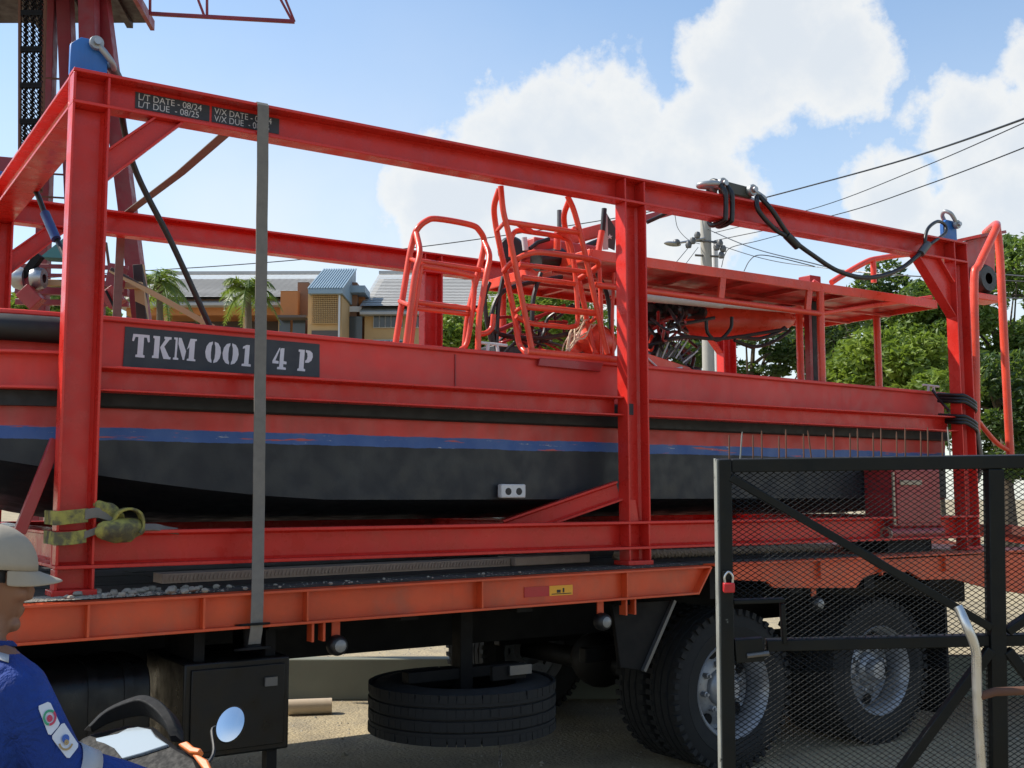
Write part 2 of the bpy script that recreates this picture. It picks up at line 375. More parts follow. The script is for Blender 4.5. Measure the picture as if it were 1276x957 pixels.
for y in (0, W):
    corner(y, HW, 1, PY(138, 188, -.05).z, PY(138, 229, -.05).z, PY(188, 150, -.05).x, PY(226, 160, -.05).x); corner(y, L2-HW, -1, PY(1183, 352, -.05).z, PY(1186, 396, -.05).z, PY(1167, 324, -.05).x, PY(1138, 318, -.05).x)
    # raking struts from the bottom beam to the middle posts
    knee((L-.75, y+.28, ZBB+.12), (L-HW, y+.05, 1.73)); 
MB().bar(PY(70, 548, .02), PY(24, 664, .02), .045, .05).build('raking_strut', 'box_maroon', fr, bevel=.003)
# blue lifting lugs with chamfered tops
lugs = []
for x in (0, L2):
    for y in (0, W):
        mb = MB(); h = .185
        mb.prism([(-HW, 0), (HW, 0), (HW, h-.04), (HW-.045, h), (-HW+.045, h), (-HW, h-.04)], (x, y-.016, ZT-.002), (1, 0, 0), (0, 0, 1), (0, .032, 0))
        lg = mb.build('lifting_lug', 'blue_lug', fr, bevel=.003); lugs.append((x, y))
# stencilled test-date labels on the near top beam
def beam_label(px0, px1, lines, sx):
    a = PY(px0, 140, -.0135); b = PY(px1, 140, -.0135); zc = ZT-HB/2+.013
    o = MB().box(a.x, b.x, -.0155, -.0115, zc-.040, zc+.040).build('test_label', 'label_dark', fr)
    for i, t in enumerate(lines):
        text_mesh(t, .044, 'lettering', 'letter_pale', o, (a.x+.012, -.0162, zc+.004-i*.037), (1, 0, 0), (0, 0, 1), sx=sx)
beam_label(168, 261, ('L/T DATE - 08/24', 'L/T DUE  - 08/25'), .96)
beam_label(264, 348, ('V/X DATE - 08/24', 'V/X DUE  - 08/25'), .90)

# ================================================================== truck
tk = thing('flatbed_truck', (3.5, W/2, 0), 'orange flatbed truck with black undercarriage carrying the framed boat', 'truck')
YN, YF = -.30, W+.30
def side_rail(y, s):
    x0, x1 = -2.4, 3.60
    mb = MB(); h = .163
    def sl(x, yy, z): return (x, yy, z)
    # web, flanges: built as sheared boxes so that they follow the slight rake of the bed
    def sheared(xa, xb, ya, yb, da, db, cut=0):
        vs = []
        for x in (xa, xb):
            for yy in (ya, yb):
                for d in (da, db): vs.append((x-(cut if (x == xb and d == da) else 0), yy, zr(x)+d))
        mb.add(vs, [(0, 1, 3, 2), (4, 6, 7, 5), (0, 4, 5, 1), (2, 3, 7, 6), (0, 2, 6, 4), (1, 5, 7, 3)])
    sheared(x0, x1, y+s*.055, y+s*.067, -h+.004, -.004, .10)
    sheared(x0, x1, y, y+s*.30, -.012, 0)
    sheared(x0, x1-.10, y, y+s*.09, -h, -h+.012)
    mb.obox(V((x1-.05, y+s*.045, zr(x1)-h/2-.003)), V((.055, 0, .078)), V((0, .045, 0)), V((.005, 0, -.003)))
    o = mb.build('side_rail', 'truck_orange', tk, bevel=.002)
    px = (-420, -250, -120, 111, 255, 384, 602, 783) 
    for q in px:
        x = PY(q, 760, YN).x
        MB().box(x-.005, x+.005, min(y+s*.003, y+s*.054), max(y+s*.003, y+s*.054), zr(x)-h+.013, zr(x)-.013).build('stiffener', 'truck_orange', o)
    return o
near_rail = side_rail(YN, 1); side_rail(YF, -1)
# rail over the rear wheels, with arches cut out
pts = [PY(*q, YN) for q in ((907, 702), (1024, 697.5), (1193, 690), (1213, 690.5), (1290, 690.5), (1290, 742), (1234, 733), (1193, 722), (1153, 723), (1137, 713), (1099, 714), (1081, 720), (1071, 733), (969, 733), (960, 725), (911, 723))]
for y, s in ((YN, 1), (YF, -1)):
    mb = MB(); mb.prism([(p.x, p.z) for p in pts], (0, y+s*.03, 0), (1, 0, 0), (0, 0, 1), (0, s*.02, 0))
    mb.box(3.63, 7.1, min(y, y+s*.12), max(y, y+s*.12), 1.275, 1.287)
    mb.build('rear_side_rail', 'truck_orange', tk, bevel=.002)
    for q in (1024, 1100, 1180):
        x = PY(q, 715, YN).x; MB().box(x-.006, x+.006, min(y+s*.002, y+s*.029), max(y+s*.002, y+s*.029), 1.16, 1.274).build('stiffener', 'truck_orange', tk)
# bed of longitudinal boards, steel plate deck at the rear
nb = 14; wb = (YF-YN-.20)/nb
for j in range(nb):
    for a, b in ((-2.4, .6), (.604, 3.6), (3.604, 5.2)):
        y0 = YN+.10+j*wb; dz = random.uniform(-.003, .003)
        vs = [(x, y, zr(x)+d) for x in (a, b) for y in (y0+.004, y0+wb-.004) for d in (.001, .013+dz)]
        MB().add(vs, [(0, 1, 3, 2), (4, 6, 7, 5), (0, 4, 5, 1), (2, 3, 7, 6), (0, 2, 6, 4), (1, 5, 7, 3)]).build('deck_board', 'wood_dark', tk)
MB().box(5.204, 7.2, YN+.03, YF-.03, 1.262, 1.2875).build('rear_deck_plate', 'deck_orange', tk, bevel=.002)
mb = MB(); mb.add([(7.2, YN+.03, 1.2875), (7.2, YF-.03, 1.2875), (9.2, YF-.03, 1.02), (9.2, YN+.03, 1.02), (7.2, YN+.03, 1.18), (7.2, YF-.03, 1.18), (9.2, YF-.03, .92), (9.2, YN+.03, .92)],
                  [(0, 3, 2, 1), (4, 5, 6, 7), (0, 4, 7, 3), (1, 2, 6, 5), (0, 1, 5, 4), (2, 3, 7, 6)])
mb.build('beaver_tail', 'deck_orange', tk, bevel=.003)
for y in (.2, 2.0): MB().obox((8.2, y+.15, 1.30), (.9, 0, -.12), (0, .22, 0), (.01, 0, .04)).build('ramp', 'deck_orange', tk, bevel=.004)
# reflector stickers on the rail
a, b, c = PY(653, 738, YN+.054), PY(684, 735, YN+.054), PY(713, 733, YN+.054)
zc = (a.z+c.z)/2-.004
MB().box(a.x, b.x, YN+.050, YN+.0545, zc-.027, zc+.027).build('reflector', 'red_sticker', tk)
o = MB().box(b.x+.001, c.x, YN+.050, YN+.0545, zc-.027, zc+.027).build('reflector', 'yellow_sticker', tk)
MB().box(b.x+.05, b.x+.075, YN+.048, YN+.0497, zc-.012, zc+.004).box(b.x+.09, b.x+.10, YN+.048, YN+.0497, zc-.012, zc+.012).box(b.x+.015, c.x-.01, YN+.048, YN+.0497, zc-.02, zc-.016).build('mark', 'ink', o)
# chassis, cross members
for y in (.80, W-.88): MB().box(-2.4, 7.6, y, y+.08, .78, 1.06).build('chassis_rail', 'chassis_black', tk, bevel=.004)
for i, x in enumerate((-1.9, -1.2, -.5, .2, .9, 1.6, 2.3, 3.0, 3.7, 4.4, 5.1, 5.8, 6.5)):
    MB().box(x-.05, x+.05, YN+.07, YF-.07, 1.075, zr(x)-.014).build('cross_member', 'chassis_black', tk)
MB().box(-2.4, 7.1, .55, W-.55, 1.062, 1.0735).build('underbody_plate', 'chassis_black', tk)
# side marker lamps on orange tabs, hanging hooks
for px, py in ((418, 801), (748, 772), (1014, 750)):
    c = PY(px, py, YN+.10); top = zr(c.x)-.163
    o = MB().box(c.x-.022, c.x+.022, c.y-.004, c.y+.004, c.z+.02, top+.01).build('lamp_bracket', 'truck_orange', tk)
    mb = MB(); mb.lathe([(0, -.045), (.03, -.042), (.045, -.03), (.05, -.01), (.05, .02), (.03, .035), (0, .036)], c+V((0, -.02, -.01)), (0, 1, 0), 20); l = mb.build('marker_lamp', 'hose_black', tk)
    MB().lathe([(0, -.052), (.02, -.05), (.03, -.042), (.03, -.038), (0, -.038)], c+V((0, -.02, -.01)), (0, 1, 0), 16).build('lens', 'lamp_glass', l)
for px in (387, 401, 777, 788):
    x = PY(px, 780, YN+.06).x; MB().box(x-.006, x+.006, YN+.03, YN+.09, zr(x)-.163-.09, zr(x)-.160).build('rope_hook', 'truck_orange', tk)
# wheels
def tyre_mesh(mb, Rr, wd, rim, nz=48, blocks=False):
    # local: axis along y, outer face at y = -wd/2
    h = wd/2
    prof = [(rim, -h*.86), (rim+.03, -h*.97), (rim+.10, -h*1.04), (Rr-.10, -h*1.02), (Rr-.035, -h*.93), (Rr-.012, -h*.84), (Rr-.004, -h*.80),
            (Rr, -h*.74), (Rr, -h*.50), (Rr-.013, -h*.47), (Rr-.013, -h*.43), (Rr, -h*.40), (Rr+.002, -h*.05), (Rr-.013, -h*.03)]
    prof = prof + [(r_, -a_) for r_, a_ in prof[::-1]]
    mb.lathe(prof, (0, 0, 0), (0, 1, 0), 64)
    if blocks:              # worn ribs cut into blocks
        rb_ = random.Random(4); m_ = 74
        for o_ in (-.80, -.26, .26, .80):
            for k in range(m_):
                t = 2*math.pi*(k+rb_.uniform(-.12, .12))/m_; rad = V((math.cos(t), 0, math.sin(t))); tan = V((-math.sin(t), 0, math.cos(t)))
                mb.obox(rad*(Rr-.004+rb_.uniform(-.0015, .0015))+V((0, o_*h, 0)), tan*(Rr*math.pi/m_*.93), V((0, h*.155, 0)), rad*.007)
        nz = 0
    for k in range(nz):     # shoulder lugs
        t = 2*math.pi*k/nz; rad = V((math.cos(t), 0, math.sin(t))); tan = V((-math.sin(t), 0, math.cos(t)))
        for s in (-1, 1):
            mb.obox(rad*(Rr-.014)+V((0, s*h*.80, 0)), tan*.016, V((0, h*.20, 0)), rad*.019)
            if k % 2 == 0: mb.obox(rad*(Rr-.002)+V((0, s*h*.25, 0)), tan*.02, V((0, h*.13, 0)), rad*.006)
def rim_mesh(mb, rim, wd):
    h = wd/2
    mb.lathe([(rim+.002, h*.85), (rim-.02, h*.5), (rim-.03, -h*.2), (rim-.022, -h*.7), (rim-.004, -h*.84), (rim+.012, -h*.98), (rim+.016, -h*.92), (rim+.004, -h*.80)], (0, 0, 0), (0, 1, 0), 48)
    d = h*.55    # dished disc set deep in the rim
    mb.lathe([(rim-.03, d*.4), (rim-.05, d*.75), (rim*.62, d*.25), (rim*.52, -d*.05), (rim*.40, -d*.1)], (0, 0, 0), (0, 1, 0), 48)
plain('tyre_rubber', (.017, .0175, .018), .82, var=.5, scale=14, bump=.3, spec=.3)
paint('rim_silver', (.30, .31, .325), .40, var=.3, dirt=.8, dirtc=(.07, .062, .055), chip=.64, chipc=(.12, .07, .05), metal=.35)
def make_wheel(c, Rr=.492, wd=.27, rim=.29, hub=True):
    o = part_empty('wheel', c, tk)
    mb = MB(); tyre_mesh(mb, Rr, wd, rim); mb.build('tyre', 'tyre_rubber', o, local=True)
    mb = MB(); rim_mesh(mb, rim, wd); rm = mb.build('rim', 'rim_silver', o, local=True)
    if hub:
        mb = MB(); mb.lathe([(.115, .07), (.115, -.02), (.105, -.04), (.075, -.055), (.07, -.10), (.06, -.115), (0, -.118)], (0, 0, 0), (0, 1, 0), 28)
        for k in range(8):
            t = k*math.pi/4+.2; mb.lathe([(.019, .02), (.019, -.035), (.012, -.038), (.010, -.052), (0, -.052)], (math.cos(t)*.148, 0, math.sin(t)*.148), (0, 1, 0), 6, smooth=False)
        mb.build('hub', 'rim_silver', o, local=True)
        for k in range(5):
            t = k*2*math.pi/5+.5
            MB().lathe([(0, -.004), (.034, -.004), (.04, .004), (.034, .012), (0, .012)], (math.cos(t)*.215, .018, math.sin(t)*.215), (0, 1, 0), 18).build('hand_hole', 'chassis_black', o, local=True)
    return o
w1 = make_wheel((3.955, .025, .492))
wheels = [(3.955, .325), (5.345, .025), (5.345, .325), (3.955, W-.025), (3.955, W-.325), (5.345, W-.025), (5.345, W-.325)]
for i, (x, y) in enumerate(wheels):
    c = copy_tree(w1, tk); c.location = V((x, y, .492))-tk.location
    c.rotation_euler = (0, .37*i+.3, math.pi if y > W/2 else 0)
for x in (3.955, 5.345):
    MB().tube([(x, .2, .5), (x, W-.2, .5)], .075, 16).ball((x, W/2, .52), .2, .24, .2).build('axle', 'chassis_black', tk)
    for y in (.74, W-.74): MB().box(x-.55, x+.55, y-.04, y+.04, .60, .70).build('leaf_spring', 'chassis_black', tk, bevel=.01)
# dark mudguard panel ahead of the first rear wheel
a = [PY(*q, YN+.12) for q in ((763, 752), (838, 748), (800, 836), (773, 832))]
mb = MB(); mb.prism([(p.x, p.z) for p in a], (0, YN+.12, 0), (1, 0, 0), (0, 0, 1), (0, .03, 0)); gd = mb.build('mudguard', 'chassis_black', tk, bevel=.004)
MB().bar(a[1]+V((0, -.012, 0)), a[2]+V((0, -.012, 0)), .02, .03, (0, 1, 0)).build('mudguard_edge', 'steel_dark', tk)
MB().box(6.05, 6.075, -.12, .5, .12, .95).build('mud_flap', 'chassis_black', tk)
MB().box(6.05, 6.075, W-.5, W+.12, .12, .95).build('mud_flap', 'chassis_black', tk)
# spare wheel slung flat under the bed
sp = part_empty('spare_wheel', (2.10, .04, .545), tk); sp.location = PD(576, 876, 6.28)-tk.location; sc_ = sp.location+tk.location
mb = MB(); tyre_mesh(mb, .52, .27, .30, 56, True); mb.build('tyre', 'tyre_rubber', sp, local=True)
mb = MB(); rim_mesh(mb, .30, .27); mb.build('rim', 'chassis_black', sp, local=True)
sp.rotation_euler = (R(90), 0, 0)
mb = MB(); mb.box(sc_.x-.04, sc_.x+.04, sc_.y-.05, sc_.y+.05, sc_.z-.02, 1.08).box(sc_.x-.36, sc_.x+.36, sc_.y-.04, sc_.y+.04, sc_.z+.14, sc_.z+.20)
mb.box(sc_.x+.0, sc_.x+.22, sc_.y-.32, sc_.y-.29, sc_.z+.16, sc_.z+.24).build('spare_carrier', 'chassis_black', tk, bevel=.004)
MB().box(sc_.x+.1, sc_.x+.24, sc_.y-.34, sc_.y-.325, sc_.z+.185, sc_.z+.235).build('bracket_plate', 'steel_dark', tk)
mb = MB()
for i in range(6): mb.tube([sc_+V((.06+math.cos(t)*.010*(i % 2), math.cos(t)*.010*((i+1) % 2)-.3, -.15-i*.026+math.sin(t)*.017)) for t in [k*.785 for k in range(8)]], .0035, 6, closed=True)
mb.build('chain', 'steel_dark', tk)
# fuel tank, tool box, winch
a, b = PY(-120, 850, -.10).x, PY(190, 850, -.10).x
mb = MB(); pr = []
for k in range(24):
    t = 2*math.pi*k/24; cx_, cz_ = math.cos(t), math.sin(t)
    pr.append((.30*math.copysign(abs(cx_)**.45, cx_), .25*math.copysign(abs(cz_)**.45, cz_)))
mb.prism(pr, (a, .22, .70), (0, 1, 0), (0, 0, 1), (b-a, 0, 0)); tank = mb.build('fuel_tank', 'black_paint', tk, bevel=.006)
for q in (118, 163):
    x = PY(q, 850, -.10).x; mb = MB(); mb.prism([(p[0]*1.02, p[1]*1.03) for p in pr], (x-.02, .22, .70), (0, 1, 0), (0, 0, 1), (.04, 0, 0)); mb.build('tank_strap', 'black_paint', tank)
a, b = PY(228, 900, -.22), PY(360, 900, -.22)
zt_ = PY(300, 822, -.22).z; zb_ = PY(300, 940, -.22).z
tb = MB().box(a.x, b.x, -.22, .40, zb_, zt_).build('tool_box', 'black_paint', tk, bevel=.01)
MB().box(a.x+.03, b.x-.03, -.235, -.221, zb_+.03, zt_-.03).build('door', 'black_paint', tb, bevel=.004)
MB().box((a.x+b.x)/2+.12, (a.x+b.x)/2+.18, -.25, -.236, zb_+.3, zb_+.34).build('latch', 'steel_dark', tb)
for x in (a.x+.06, b.x-.10): MB().box(x, x+.05, -.16, .3, zt_-.01, 1.08).build('bracket', 'chassis_black', tb); MB().box(x, x+.05, -.2, -.14, zb_-.10, zb_+.01).build('foot', 'chassis_black', tb)
wc = PY(320, 798, YN-.01)
mb = MB(); mb.lathe([(0, -.06), (.085, -.06), (.085, -.05), (.04, -.045), (.04, .045), (.085, .05), (.085, .06), (0, .06)], wc+V((0, .06, .01)), (0, .15, 1), 24).box(wc.x-.02, wc.x+.02, wc.y+.03, wc.y+.09, wc.z, zr(wc.x)-.15)
mb.build('strap_winch', 'chassis_black', tk)
# tread-plate strip and twisted rope along the bed under the bottom beam
y0 = .10
mb = MB(); vs = [(x, y, zdeck(x)+d) for x in (.5, 2.55) for y in (.30, .46) for d in (.003, .05)]
mb.add(vs, [(0, 1, 3, 2), (4, 6, 7, 5), (0, 4, 5, 1), (2, 3, 7, 6), (0, 2, 6, 4), (1, 5, 7, 3)])
for i in range(100):
    x = .52+i*.0203; mb.obox((x, .298, zdeck(x)+.028), (.004, 0, .012), (0, .005, 0), (.004, 0, -.003))
mb.build('tread_strip', 'tan_strip', tk)
MB().add([(x, y, zdeck(x)+d) for x in (2.56, L-.1) for y in (.26, .46) for d in (.003, .055)], [(0, 1, 3, 2), (4, 6, 7, 5), (0, 4, 5, 1), (2, 3, 7, 6), (0, 2, 6, 4), (1, 5, 7, 3)]).build('packing_timber', 'tan_strip', tk, bevel=.006)
def rope(name, path, rad, mat, label=None, cat=None, pitch=.09, strands=3, parent=None):
    mb = MB(); pts = [V(p) for p in path]
    acc = 0; fr_s, fr_u = perp((pts[1]-pts[0]).normalized())
    rs = [[] for _ in range(strands)]
    for i, p in enumerate(pts):
        if i: acc += (pts[i]-pts[i-1]).length
        d = (pts[min(i+1, len(pts)-1)]-pts[max(i-1, 0)]).normalized(); fr_s = (fr_s-d*fr_s.dot(d)).normalized(); fr_u = d.cross(fr_s)
        for k in range(strands):
            t = acc/pitch*2*math.pi+k*2*math.pi/strands; rs[k].append(p+(fr_s*math.cos(t)+fr_u*math.sin(t))*rad*.5)
    for q in rs: mb.tube(q, rad*.56, 7)
    o = mb.build(name, mat, parent)
    if label: tag(o, label, cat)
    return o
plain('rope_tan', (.36, .27, .19), .9, var=.3, scale=30)
rope('mooring_rope', [(x, .30+.012*math.sin(x*3), zdeck(x)+.033) for x in [L+.12+i*.02 for i in range(100)]], .030, 'rope_tan', 'thick twisted tan rope lying along the truck bed under the bottom beam', 'rope')
# rubble left on the bed at the front post
plain('rubble', (.27, .24, .195), .95, var=.45, scale=9)
rnd = random.Random(11)
for i in range(70):
    px = rnd.uniform(45, 330) if i < 50 else rnd.uniform(330, 890); x = PZ(px, 738, 1.27).x; y = rnd.uniform(-.285, -.02) if i < 50 else rnd.uniform(-.28, -.13)
    s = rnd.uniform(.008, .026) if i < 50 else rnd.uniform(.005, .012)
    mb = MB(); ph = [rnd.uniform(.65, 1.2) for _ in range(60)]
    it = iter(range(1000)); mb.ball((x, y, zdeck(x)+s*.45), s, s*rnd.uniform(.6, 1), s*rnd.uniform(.5, .8), 6, 4, fn=lambda p: p*(.8+.4*mnoise.noise(p*60+V((i, 0, 0)))+.15))
    lb = ('grey broken stone in the rubble strewn round the foot of the first post', 'stones round the first post') if px < 240 else ('small grey stone lying loose on the bed edge between first and middle posts', 'stones along the bed edge')
    tag(mb.build('rubble_stone', 'rubble'), lb[0], 'stone', lb[1])
mb = MB()
for i in range(5200):
    x = min(rnd.gauss(-.2, .30), 1.2) if rnd.random() < .93 else rnd.uniform(-.7, 3.5); pebble(mb, x, rnd.uniform(-.295, -.05), zdeck(x)+.0005, rnd.uniform(.002, .006), rnd)
tag(mb.build('grit', 'rubble'), 'grey grit and dust spilled along the truck bed edge', 'grit', kind='stuff')
# ================================================================== work boat
CY = W/2; HBm = 1.11; BZ = 1.55
bt = thing('work_boat', (3.2, CY, BZ), 'red and black work boat with canopy roof resting inside the steel frame', 'boat')
def hull_mat():
    m, b = newmat('hull_paint'); k = NB(m); z = k.xyz()[2]
    wob = k.math('MULTIPLY', k.math('SUBTRACT', k.noise(5, 6, .65), .5), .022)
    zz = k.math('ADD', z, k.math('ADD', wob, BZ))
    red = k.mix(k.rng(k.noise(3, 6), .3, .7), sc(BRED, .62), sc(BRED, .95))
    red = k.mix(k.math('MULTIPLY', k.rng(k.noise(1, 5, .6, (6, 6, .5)), .45, .75), .45), red, (.30, .10, .085))
    blue = k.mix(k.noise(7, 7, .65), (.012, .055, .24), (.05, .13, .36))
    blue = k.mix(k.rng(k.noise(1.2, 7, .65, (2, 2, 26)), .60, .64), blue, (.42, .07, .07))
    blue = k.mix(k.rng(k.noise(1.7, 8, .7, (4, 4, 40)), .64, .68), blue, (.45, .48, .5))
    blk = k.mix(k.noise(4, 7), (.0065, .0085, .012), (.013, .0165, .022))
    blk = k.mix(k.math('MULTIPLY', k.rng(k.noise(1, 6, .6, (5, 5, .4)), .5, .8), .5), blk, (.021, .025, .030))
    blk = k.mix(k.rng(k.noise(9, 8, .7), .66, .72, 0, .4), blk, (.030, .032, .034))
    c = k.mix(k.rng(zz, 2.024, 2.030), blue, red); c = k.mix(k.rng(zz, 1.966, 1.969), blk, c)
    k.put(b.inputs['Base Color'], c); k.put(b.inputs['Roughness'], k.rng(k.noise(8, 6), .3, .7, .38, .62))
    k.put(b.inputs['Normal'], k.bump(k.math('ADD', k.noise(1.6, 3), k.math('MULTIPLY', k.noise(45, 5), .06)), .35, .03))
hull_mat()
plain('rubber_black', (.007, .008, .009), .6, scale=16, var=.4)
def hbw(x):
    if x >= .25: return HBm
    t = (.25-x)/1.35; return HBm*max(0.0, 1-t**2.0)**.5 if t < 1 else 0.0
def zg(x): return 2.553-.009*max(0, x) if x > 0 else 2.553-.03*x
def zch(x): return 1.668 if x > 1.4 else 1.668+.085*(1.4-x)**1.55
def zkl(x): return 1.552 if x > .6 else 1.552+.16*(.6-x)**2
stn = [6.52, 5.5, 4.5, 3.5, 2.5, 1.8, 1.3, .95, .65, .4, .25, .1, -.05, -.2, -.35, -.5, -.65, -.8, -.92, -1.02, -1.08, -1.099]
mb = MB(); rows = []
for x in stn:
    h = max(hbw(x), .004); r_ = []
    for s in (-1, 1):
        pass
    prof = [(-h, zg(x)), (-h, (zg(x)+zch(x))/2), (-h*.995, zch(x)+.012), (-h*.97, zch(x)), (-h*.55, zkl(x)+(zch(x)-zkl(x))*.35), (0, zkl(x)),
            (h*.55, zkl(x)+(zch(x)-zkl(x))*.35), (h*.97, zch(x)), (h*.995, zch(x)+.012), (h, (zg(x)+zch(x))/2), (h, zg(x))]
    rows.append([(x, CY+a, z) for a, z in prof])
n = len(rows[0]); fs = []
for i in range(len(rows)-1):
    for j in range(n-1): fs.append((i*n+j, i*n+j+1, (i+1)*n+j+1, (i+1)*n+j))
fs.append(tuple(range(n)))
mb.add([p for r_ in rows for p in r_], fs, True)
hull = mb.build('hull', 'hull_paint', bt)
# paint the topsides above the mid rail in the cleaner red: separate bulwark plates just proud of the hull
def band(x0, x1, za, zb, out, n=1, both=True):
    # strip hugging the hull between two heights, 'out' metres proud
    mb = MB()
    xs_ = [x for x in stn if x0 <= x <= x1]
    if x0 not in xs_: xs_.append(x0)
    if x1 not in xs_: xs_.append(x1)
    xs_ = sorted(set(xs_), reverse=True)
    for s in ((-1, 1) if both else (-1,)):
        vs = []
        for x in xs_:
            h = max(hbw(x), .004); a = za(x) if callable(za) else za; b = zb(x) if callable(zb) else zb
            dx = (hbw(x+.01)-hbw(x-.01))/.02; nx = -dx; ln = math.hypot(1, dx); ox, oy = nx/ln, 1/ln
            for o_ in (-.02, out):
                for z in (a, b): vs.append((x+ox*o_, CY+s*(h+oy*o_), z))
        m_ = len(xs_); f_ = []
        for i in range(m_-1):
            p, q = i*4, (i+1)*4
            for c_ in ((0, 1), (1, 3), (3, 2), (2, 0)): f_.append((p+c_[0], p+c_[1], q+c_[1], q+c_[0]))
        f_ += [(0, 1, 3, 2), ((m_-1)*4, (m_-1)*4+2, (m_-1)*4+3, (m_-1)*4+1)]
        mb.add(vs, f_)
    return mb
band(-1.07, 6.52, 2.27, lambda x: zg(x)-.004, .006).build('bulwark_plate', 'boat_red', bt)
band(-1.07, 6.52, lambda x: zg(x)-.018, lambda x: zg(x)+.006, .035).build('gunwale_cap', 'boat_red', bt, bevel=.006)
band(.10, 6.5, 2.118, 2.262, .055).build('rubbing_strip', 'rubber_black', bt, bevel=.01)
band(-1.07, .07, 2.352, 2.366, .13).build('bow_strake', 'boat_red', bt, bevel=.003)
band(-1.07, .07, 2.190, 2.204, .13).build('bow_strake', 'boat_red', bt, bevel=.003)
band(-1.07, .07, 2.200, 2.356, .05).build('bow_strake_web', 'boat_red', bt)
band(-1.07, .07, 2.118, 2.188, .05).build('bow_rubbing_strip', 'rubber_black', bt)
mb = MB()
path = []
for i in range(30):
    x = .06-1.14*math.sin(i/29*math.pi/2); h = hbw(x); dx = (hbw(x+.01)-hbw(x-.01))/.02 if h > .05 else 0; ln = math.hypot(1, dx)
    path.append((x-dx/ln*.06, CY-h-.06/ln, zg(x)-.085))
mb.tube(path, .062, 14); mb.tube([(p[0], 2*CY-p[1], p[2]) for p in path], .062, 14); mb.build('bow_fender', 'rubber_black', bt)
# weld seam and scuffs on the bulwark
for px in (567,):
    x = PY(px, 460, .154).x; MB().box(x-.003, x+.003, .148, .1535, 2.30, zg(x)-.03).build('weld_seam', 'box_maroon', bt)
# inner bulwark and working deck
MB().box(.2, 6.5, CY-HBm+.05, CY+HBm-.05, 2.13, 2.16).build('deck', 'roof_red', bt)
# number board with stencilled characters, on the bow
yb = .1525
def onb(px, py): p = PY(px, py, yb); return (p.x, p.z)
c4 = [onb(156, 407), onb(398, 429), onb(398, 470), onb(153, 457)]
mb = MB(); mb.prism(c4, (0, yb, 0), (1, 0, 0), (0, 0, 1), (0, -.003, 0)); nbd = mb.build('number_board', 'label_dark', bt)
GL = {  # stencil glyphs on a 0..1 box (several closed outlines each)
 'T': [[(0, .70), (.04, 1), (.96, 1), (1, .70), (.90, .68), (.82, .88), (.66, .88), (.66, .12), (.76, .10), (.76, 0), (.24, 0), (.24, .10), (.34, .12), (.34, .88), (.18, .88), (.10, .68)]],
 'K': [[(0, 0), (0, .1), (.08, .12), (.08, .88), (0, .9), (0, 1), (.36, 1), (.36, 0)], [(.40, .50), (.66, .88), (.60, .9), (.60, 1), (.98, 1), (.98, .9), (.88, .88), (.62, .55), (.92, .1), (1, .1), (1, 0), (.62, 0)]],
 'M': [[(0, 0), (0, .08), (.07, .10), (.07, .90), (0, .92), (0, 1), (.16, 1), (.16, .10), (.24, .08), (.24, 0)], [(.20, 1), (.32, 1), (.56, .42), (.50, .02), (.44, .02), (.20, .72)], [(.60, .50), (.72, 1), (1, 1), (1, .92), (.93, .90), (.93, .10), (1, .08), (1, 0), (.62, 0), (.62, .08), (.70, .10), (.70, .62)]],
 '0': [[(.44, 1), (.22, .94), (.06, .76), (0, .5), (.06, .24), (.22, .06), (.44, 0), (.44, .10), (.38, .22), (.36, .5), (.38, .78), (.44, .90)], [(.56, 1), (.78, .94), (.94, .76), (1, .5), (.94, .24), (.78, .06), (.56, 0), (.56, .10), (.62, .22), (.64, .5), (.62, .78), (.56, .90)]],
 '1': [[(.05, .80), (.05, .90), (.40, 1), (.72, 1), (.72, .12), (.95, .10), (.95, 0), (.05, 0), (.05, .10), (.28, .12), (.28, .84)]],
 '4': [[(0, .26), (0, .38), (.42, 1), (.50, 1), (.20, .40), (.44, .38), (.44, .26)], [(.50, .40), (.50, .95), (.60, 1), (.78, 1), (.78, .40), (1, .38), (1, .26), (.78, .26), (.78, .12), (.98, .10), (.98, 0), (.36, 0), (.36, .10), (.50, .12), (.50, .26)]],
 'P': [[(0, 0), (0, .1), (.10, .12), (.10, .88), (0, .9), (0, 1), (.42, 1), (.42, .12), (.54, .10), (.54, 0)], [(.50, 1), (.78, .98), (.96, .88), (1, .70), (.92, .52), (.74, .42), (.50, .40), (.50, .50), (.60, .56), (.64, .70), (.60, .86), (.50, .90)]]}
def glyph(ch, x0, x1, yt, yb_, slope):
    # pixel box -> board plane; slope follows the board
    mb = MB()
    for pl in GL[ch]:
        q = []
        for a, b in pl:
            px = x0+(x1-x0)*a-2.0*(1-b); py = yb_+(yt-yb_)*b+slope*(x1-x0)*a; q.append(onb(px, py))
        mb.prism(q, (0, yb-.003, 0), (1, 0, 0), (0, 0, 1), (0, -.0012, 0))
    return mb.build('character', 'letter_white', nbd)
for ch, x0, x1, yt, y1 in (('T', 165, 187, 416, 444.5), ('K', 191, 214, 418.5, 446), ('M', 217, 245, 420.5, 448), ('0', 256.5, 276, 425, 451.5), ('0', 278, 298, 427, 453.5), ('1', 302, 314.5, 429.5, 456), ('4', 340.5, 358, 433, 459.5), ('P', 372, 390, 435.5, 462)):
    glyph(ch, x0, x1, yt, y1, .085)
# zinc anode block on the hull
c = PY(635, 612, .155)
an = MB().box(c.x-.085, c.x+.085, c.y-.045, c.y, c.z-.040, c.z+.040).build('anode', 'white_grey', bt, bevel=.008)
for dx in (-.037, .037): MB().lathe([(0, -.047), (.020, -.047), (.022, -.044), (0, -.044)], c+V((dx, 0, -.002)), (0, 1, 0), 14).build('bolt_hole', 'ink', an)
